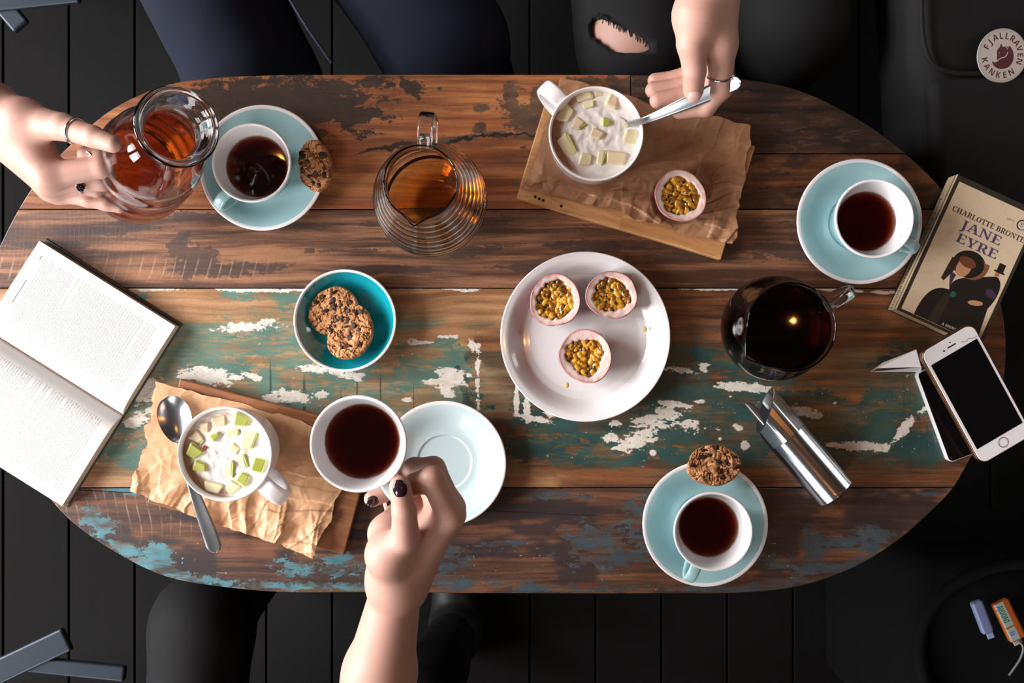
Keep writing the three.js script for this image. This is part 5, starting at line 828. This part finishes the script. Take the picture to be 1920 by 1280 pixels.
// ---- the one who lifts the cup
const D3 = {
  wr: P(746, 1088, 0.202), el: P(676, 1420, 0.12), t0: P(730, 1040, 0.238), t1: P(760, 1008, 0.256), t2: P(758, 958, 0.273), t3: P(750, 911, 0.280),
  i0: P(844, 965, 0.246), i1: P(810, 896, 0.266), i2: P(778, 908, 0.258), i3: P(762, 918, 0.248), m0: P(842, 953, 0.226), m1: P(813, 878, 0.238), m2: P(776, 877, 0.234), m3: P(756, 888, 0.226),
  r0: P(832, 962, 0.208), r1: P(796, 896, 0.204), r2: P(738, 916, 0.208), r3: P(698, 935, 0.213), l0: P(818, 982, 0.194), l1: P(784, 932, 0.186), l2: P(752, 936, 0.19), l3: P(731, 942, 0.195),
};
const handD = limb([bone(D3.el, P(712, 1260, 0.16), 0.042, 0.0365), bone(P(712, 1260, 0.16), D3.wr, 0.0355, 0.0235), bone(D3.wr, D3.i0, 0.0245, 0.0128), bone(D3.wr, D3.m0, 0.025, 0.0145), bone(D3.wr, D3.r0, 0.0245, 0.0138), bone(D3.wr, D3.l0, 0.024, 0.0128), bone(D3.wr, P(728, 1000, 0.214), 0.024, 0.018), bone(P(728, 1000, 0.212), P(760, 960, 0.2), 0.016, 0.0125), bone(D3.wr, D3.t0, 0.024, 0.0205), bone(D3.t0, P(792, 1016, 0.228), 0.018, 0.0115)],
  [[[D3.t0, D3.t1, D3.t2, D3.t3], [0.0195, 0.0135, 0.0112, 0.0098]], [[D3.i0, D3.i1, D3.i2, D3.i3], [0.0132, 0.0115, 0.0102, 0.0088]], [[D3.m0, D3.m1, D3.m2, D3.m3], [0.014, 0.0112, 0.0098, 0.0086]], [[D3.r0, D3.r1, D3.r2, D3.r3], [0.0132, 0.0105, 0.0092, 0.0082]], [[D3.l0, D3.l1, D3.l2, D3.l3], [0.0122, 0.0092, 0.0082, 0.0072]]],
  [creaseAt(D3.t1, D3.t2, 0.9), creaseAt(D3.t1, D3.t2, 1.03)]);
person({
  label: 'person in dark tights with plum nail polish lifting the cup by its handle', fwd: V(-0.05, -0.35, -0.93).normalize(), hands: [handD, plainHand(V(-0.52, 0.6, 0.72), V(0.55, -0.1, -0.83).normalize(), V(0.83, 0.1, 0.55).normalize(), 1)],
  j: { pelvis: V(-0.34, 0.53, 1.02), chest: V(-0.34, 0.9, 0.96), hipL: V(-0.44, 0.53, 0.98), hipR: V(-0.25, 0.53, 0.98), kneeL: V(-0.41, 0.475, 0.375), kneeR: V(-0.13, 0.475, 0.5), ankleL: V(-0.41, 0.06, 0.36), ankleR: V(-0.1, 0.06, 0.5), shL: V(-0.52, 1.0, 0.92), shR: V(-0.17, 1.0, 0.92), elL: V(-0.6, 0.76, 0.88), wrL: V(-0.52, 0.6, 0.72), elR: D3.el, wrR: D3.wr, head: V(-0.35, 1.24, 0.87) },
  c: { top: wool('#171517'), pants: std('#0c0b0d', 0.8, { sheen: 0.08, sheenRoughness: 0.5, sheenColor: new THREE.Color('#4a4450'), specularIntensity: 0.4 }), hair: std('#1c130f', 0.6), sleeveL: 0.9, sleeveR: 0.0, width: 1.05 },
  extra: [nailAt(D3.t3, D3.t2, V(0.1, 1, 0.1), M.polish, 0.0066, 0.0092, 0.0102), nailAt(D3.r3, D3.r2, V(0.25, 1, 0.2), M.polish, 0.0056, 0.0068, 0.0086), nailAt(D3.l3, D3.l2, V(0.0, 1, 0.2), M.polish, 0.0046, 0.0052, 0.0076)],
});

// ---------------------------------------------------------------- seats and bags around the table
const seatWood = std('#0b0908', 0.7), blueMetal = std('#2b333c', 0.4, { metalness: 0.5 }), legMetal = std('#0c0c0e', 0.6);
{ const t = thing('bench', 'dark wooden bench behind the table under two seated people', 'bench', V(-0.06, 0, -0.98)); for (const k of [-1, 0, 1]) mesh('slat', rbox(1.4, 0.03, 0.13, 0.004, 0, 0.372, k * 0.135, 2), seatWood, t); for (const x of [-0.62, 0.62]) { mesh('leg', rbox(0.05, 0.356, 0.36, 0.004, x, 0.179, 0, 2), seatWood, t); } }
{ const t = thing('stool', 'dark round stool under the person lifting a cup', 'stool', V(-0.34, 0, 1.02)); mesh('seat', lathe(spl([[0, 0.35], [0.18, 0.35], [0.2, 0.36], [0.2, 0.375], [0.18, 0.385], [0, 0.385]], 30), 48), seatWood, t); for (let k = 0; k < 4; k++) { const a = k * Math.PI / 2 + 0.78; mesh('leg', tube([V(Math.cos(a) * 0.13, 0.352, Math.sin(a) * 0.13), V(Math.cos(a) * 0.18, 0.003, Math.sin(a) * 0.18)], 0.016, 4, 10), seatWood, t); } }
function barChair(label, bars, seat, h) {               // a chair of flat painted metal bars around a dark seat
  const t = thing('metal_chair', label, 'chair', V(0, 0, 0)), c = V(0, 0, 0);
  for (const [a, b, w] of bars) { const p = P(...a), q = P(...b), l = p.distanceTo(q), m = mesh('frame_bar', rbox(l, 0.012, w, 0.004, 0, 0, 0, 3), blueMetal, t); m.position.copy(p).lerp(q, 0.5); m.rotation.y = -Math.atan2(q.z - p.z, q.x - p.x); c.add(m.position); }
  c.divideScalar(bars.length); const s = P(...seat);
  mesh('seat', rbox(0.34, 0.03, 0.34, 0.012, s.x, s.y - 0.03, s.z, 3), seatWood, t);
  for (const dx of [-0.14, 0.14]) for (const dz of [-0.14, 0.14]) mesh('leg', new THREE.CylinderGeometry(0.012, 0.012, s.y - 0.046, 10).translate(s.x + dx, (s.y - 0.046) / 2 + 0.001, s.z + dz), legMetal, t);
}
barChair('blue-grey metal chair with flat bars beside the dark tights', [[[-70, 1290, -0.2], [128, 1196, -0.2], 0.034], [[48, 1243, -0.205], [236, 1262, -0.205], 0.022]], [-130, 1700, -0.2]);
barChair('blue-grey metal chair with flat bars behind the hand with rings', [[[-60, 8, -0.2], [150, -14, -0.2], 0.03], [[-20, -20, -0.205], [42, 52, -0.205], 0.026]], [-400, -440, -0.2]);
{ // backpack with its round patch
  const c = P(1890, 95, -0.06), t = thing('backpack', 'black backpack with a round cream patch showing a maroon fox', 'backpack', c); t.rotation.set(0.1, 0.1, -0.12);
  const cloth = std('#08080a', 0.85), blk = std('#0d0d0f', 0.8);
  mesh('body', rbox(0.27, 0.13, 0.38, 0.035, 0.02, -0.068, -0.04, 5), cloth, t);
  mesh('front_pocket', rbox(0.25, 0.035, 0.19, 0.015, 0.02, -0.012, 0.12, 4), cloth, t);
  mesh('zip', tube([V(-0.1, 0.0005, -0.2), V(-0.105, 0.0005, 0.0), V(-0.08, 0.002, 0.02), V(0.12, 0.002, 0.02)], 0.003, 40, 6), blk, t);
  for (const s of [-1, 1]) mesh('carry_handle', tube([V(0.02 + s * 0.02, -0.06, -0.23), V(0.02 + s * 0.025, 0.0, -0.27), V(0.02 + s * 0.02, 0.03, -0.22)], 0.007, 20, 8), blk, t);
  const patch = canvasTex(512, 512, (g, w) => {
    g.fillStyle = '#b7b3ab'; g.fillRect(0, 0, w, w); g.fillStyle = '#d3c9c2'; g.beginPath(); g.arc(256, 256, 246, 0, 7); g.fill();
    g.strokeStyle = '#8f8a86'; g.lineWidth = 5; g.setLineDash([12, 8]); g.beginPath(); g.arc(256, 256, 236, 0, 7); g.stroke(); g.setLineDash([]);
    const C1 = '#5a1f2c'; g.fillStyle = C1; g.textAlign = 'center'; g.textBaseline = 'middle'; g.font = 'bold 84px sans-serif';
    const ringText = (s, a0, a1, inward) => { [...s].forEach((ch, i) => { const a = (a0 + (a1 - a0) * i / (s.length - 1)) * Math.PI / 180; g.save(); g.translate(256 + 186 * Math.cos(a), 256 + 186 * Math.sin(a)); g.rotate(a + (inward ? -Math.PI / 2 : Math.PI / 2)); g.fillText(ch, 0, 0); g.restore(); }); };
    ringText('FJALLRAVEN', -150, 22, false); ringText('KANKEN', 172, 62, true);
    // curled fox: body and tail as one round shape, head tucked in
    g.beginPath(); g.moveTo(146, 300); g.bezierCurveTo(150, 370, 240, 400, 310, 372); g.bezierCurveTo(390, 336, 392, 214, 326, 168); g.lineTo(322, 184); g.bezierCurveTo(300, 168, 280, 170, 262, 176); g.lineTo(246, 140); g.lineTo(228, 176); g.bezierCurveTo(196, 202, 196, 216, 200, 236); g.lineTo(196, 290); g.lineTo(206, 292); g.bezierCurveTo(196, 316, 172, 322, 146, 300); g.closePath(); g.fill();
    g.strokeStyle = '#d3c9c2'; g.lineWidth = 9; g.lineCap = 'round'; g.beginPath(); g.moveTo(168, 312); g.bezierCurveTo(210, 312, 216, 280, 250, 278); g.bezierCurveTo(290, 276, 306, 252, 312, 230); g.stroke();
    g.fillStyle = '#d3c9c2'; g.beginPath(); g.arc(222, 230, 5, 0, 7); g.fill(); g.lineWidth = 6; g.beginPath(); g.moveTo(290, 178); g.quadraticCurveTo(312, 186, 306, 200); g.stroke();
  });
  const g = new THREE.CylinderGeometry(0.0325, 0.0328, 0.0016, 64), m = mesh('patch', g, [std('#b7b3ab', 0.7), std('#ffffff', 0.6, { map: patch }), std('#b7b3ab', 0.7)], t);
  const p = P(1873, 101, -0.05).sub(c); m.position.set(p.x + 0.0035, 0.0068, p.z - 0.0005); m.rotation.set(0.05, Math.PI / 2, 0.0); m.userData.label = 'round cream patch with maroon lettering and a curled fox';
  t.updateMatrixWorld(true);
}
{ // open dark bag with packets, at the lower right
  const c = P(1875, 1190, -0.22), t = thing('open_bag', 'open black bag on the floor side holding two small packets', 'bag', V(c.x, 0, c.z)), cloth = std('#060607', 0.95, { specularIntensity: 0.3 });
  mesh('body', rbox(0.34, c.y - 0.012, 0.3, 0.04, 0.04, (c.y - 0.012) / 2 + 0.001, 0.03, 4), cloth, t);
  const pts = []; for (let k = 0; k < 26; k++) { const a = k / 26 * 6.283; pts.push(V(0.04 + 0.15 * Math.cos(a), c.y - 0.005 + 0.006 * Math.sin(a * 3), 0.03 + 0.13 * Math.sin(a))); }
  mesh('rolled_edge', tube(pts, 0.008, 90, 8, true), cloth, t);
  const pk = (name, label, cat, a, b, w, mats, twist) => { const p = P(...a), q = P(...b), l = p.distanceTo(q), o = thing(name, label, cat, p.clone().lerp(q, 0.5)); o.rotation.y = -Math.atan2(q.z - p.z, q.x - p.x); mats(o, l, w); return o; };
  pk('tissue_packet', 'pale blue tissue packet lying on the open black bag', 'packet', [1829, 1126, -0.205], [1852, 1186, -0.205], 0.016, (o, l, w) => { mesh('wrapper', rbox(l, 0.012, w, 0.004, 0, 0, 0, 3), std('#6f789f', 0.4), o); mesh('sealed_end', rbox(0.01, 0.0015, w * 0.6, 0.0006, l / 2 + 0.004, 0, -0.002, 1), std('#8e98c4', 0.4), o); });
  const lab = canvasTex(256, 64, (g, w, h) => { g.fillStyle = '#a04f15'; g.fillRect(0, 0, w, h); g.fillStyle = '#8f9fa0'; g.fillRect(4, 26, 150, 34); g.fillRect(164, 26, 84, 34); g.fillStyle = '#1f5a34'; g.font = 'bold 30px sans-serif'; g.textBaseline = 'middle'; g.fillText('AJOONI', 18, 44); g.fillStyle = '#55488a'; g.font = 'bold 26px sans-serif'; g.fillText('Ex', 186, 44); });
  pk('orange_packet', 'orange packet with a pale green-lettered label on the open black bag', 'packet', [1873, 1126, -0.205], [1908, 1198, -0.205], 0.024, (o, l, w) => { const g = rbox(l, 0.012, w, 0.004, 0, 0, 0, 3), p = g.attributes.position, u = g.attributes.uv; for (let i = 0; i < p.count; i++) u.setXY(i, p.getX(i) / l + 0.5, 0.5 - p.getZ(i) / w); mesh('wrapper', g, std('#ffffff', 0.45, { map: lab }), o); mesh('sealed_end', rbox(0.008, 0.002, w * 0.5, 0.0008, l / 2 + 0.003, 0, 0.002, 1), std('#a89a8a', 0.5), o); });
  const cord = thing('cord', 'thin grey cord trailing from the orange packet', 'cord', V(0, 0, 0)); mesh('strand', tube([P(1908, 1200, -0.204), P(1918, 1212, -0.203), P(1914, 1232, -0.203), P(1892, 1266, -0.204)], 0.0016, 40, 8), std('#6d7070', 0.5), cord);
}

renderer.render(scene, camera);
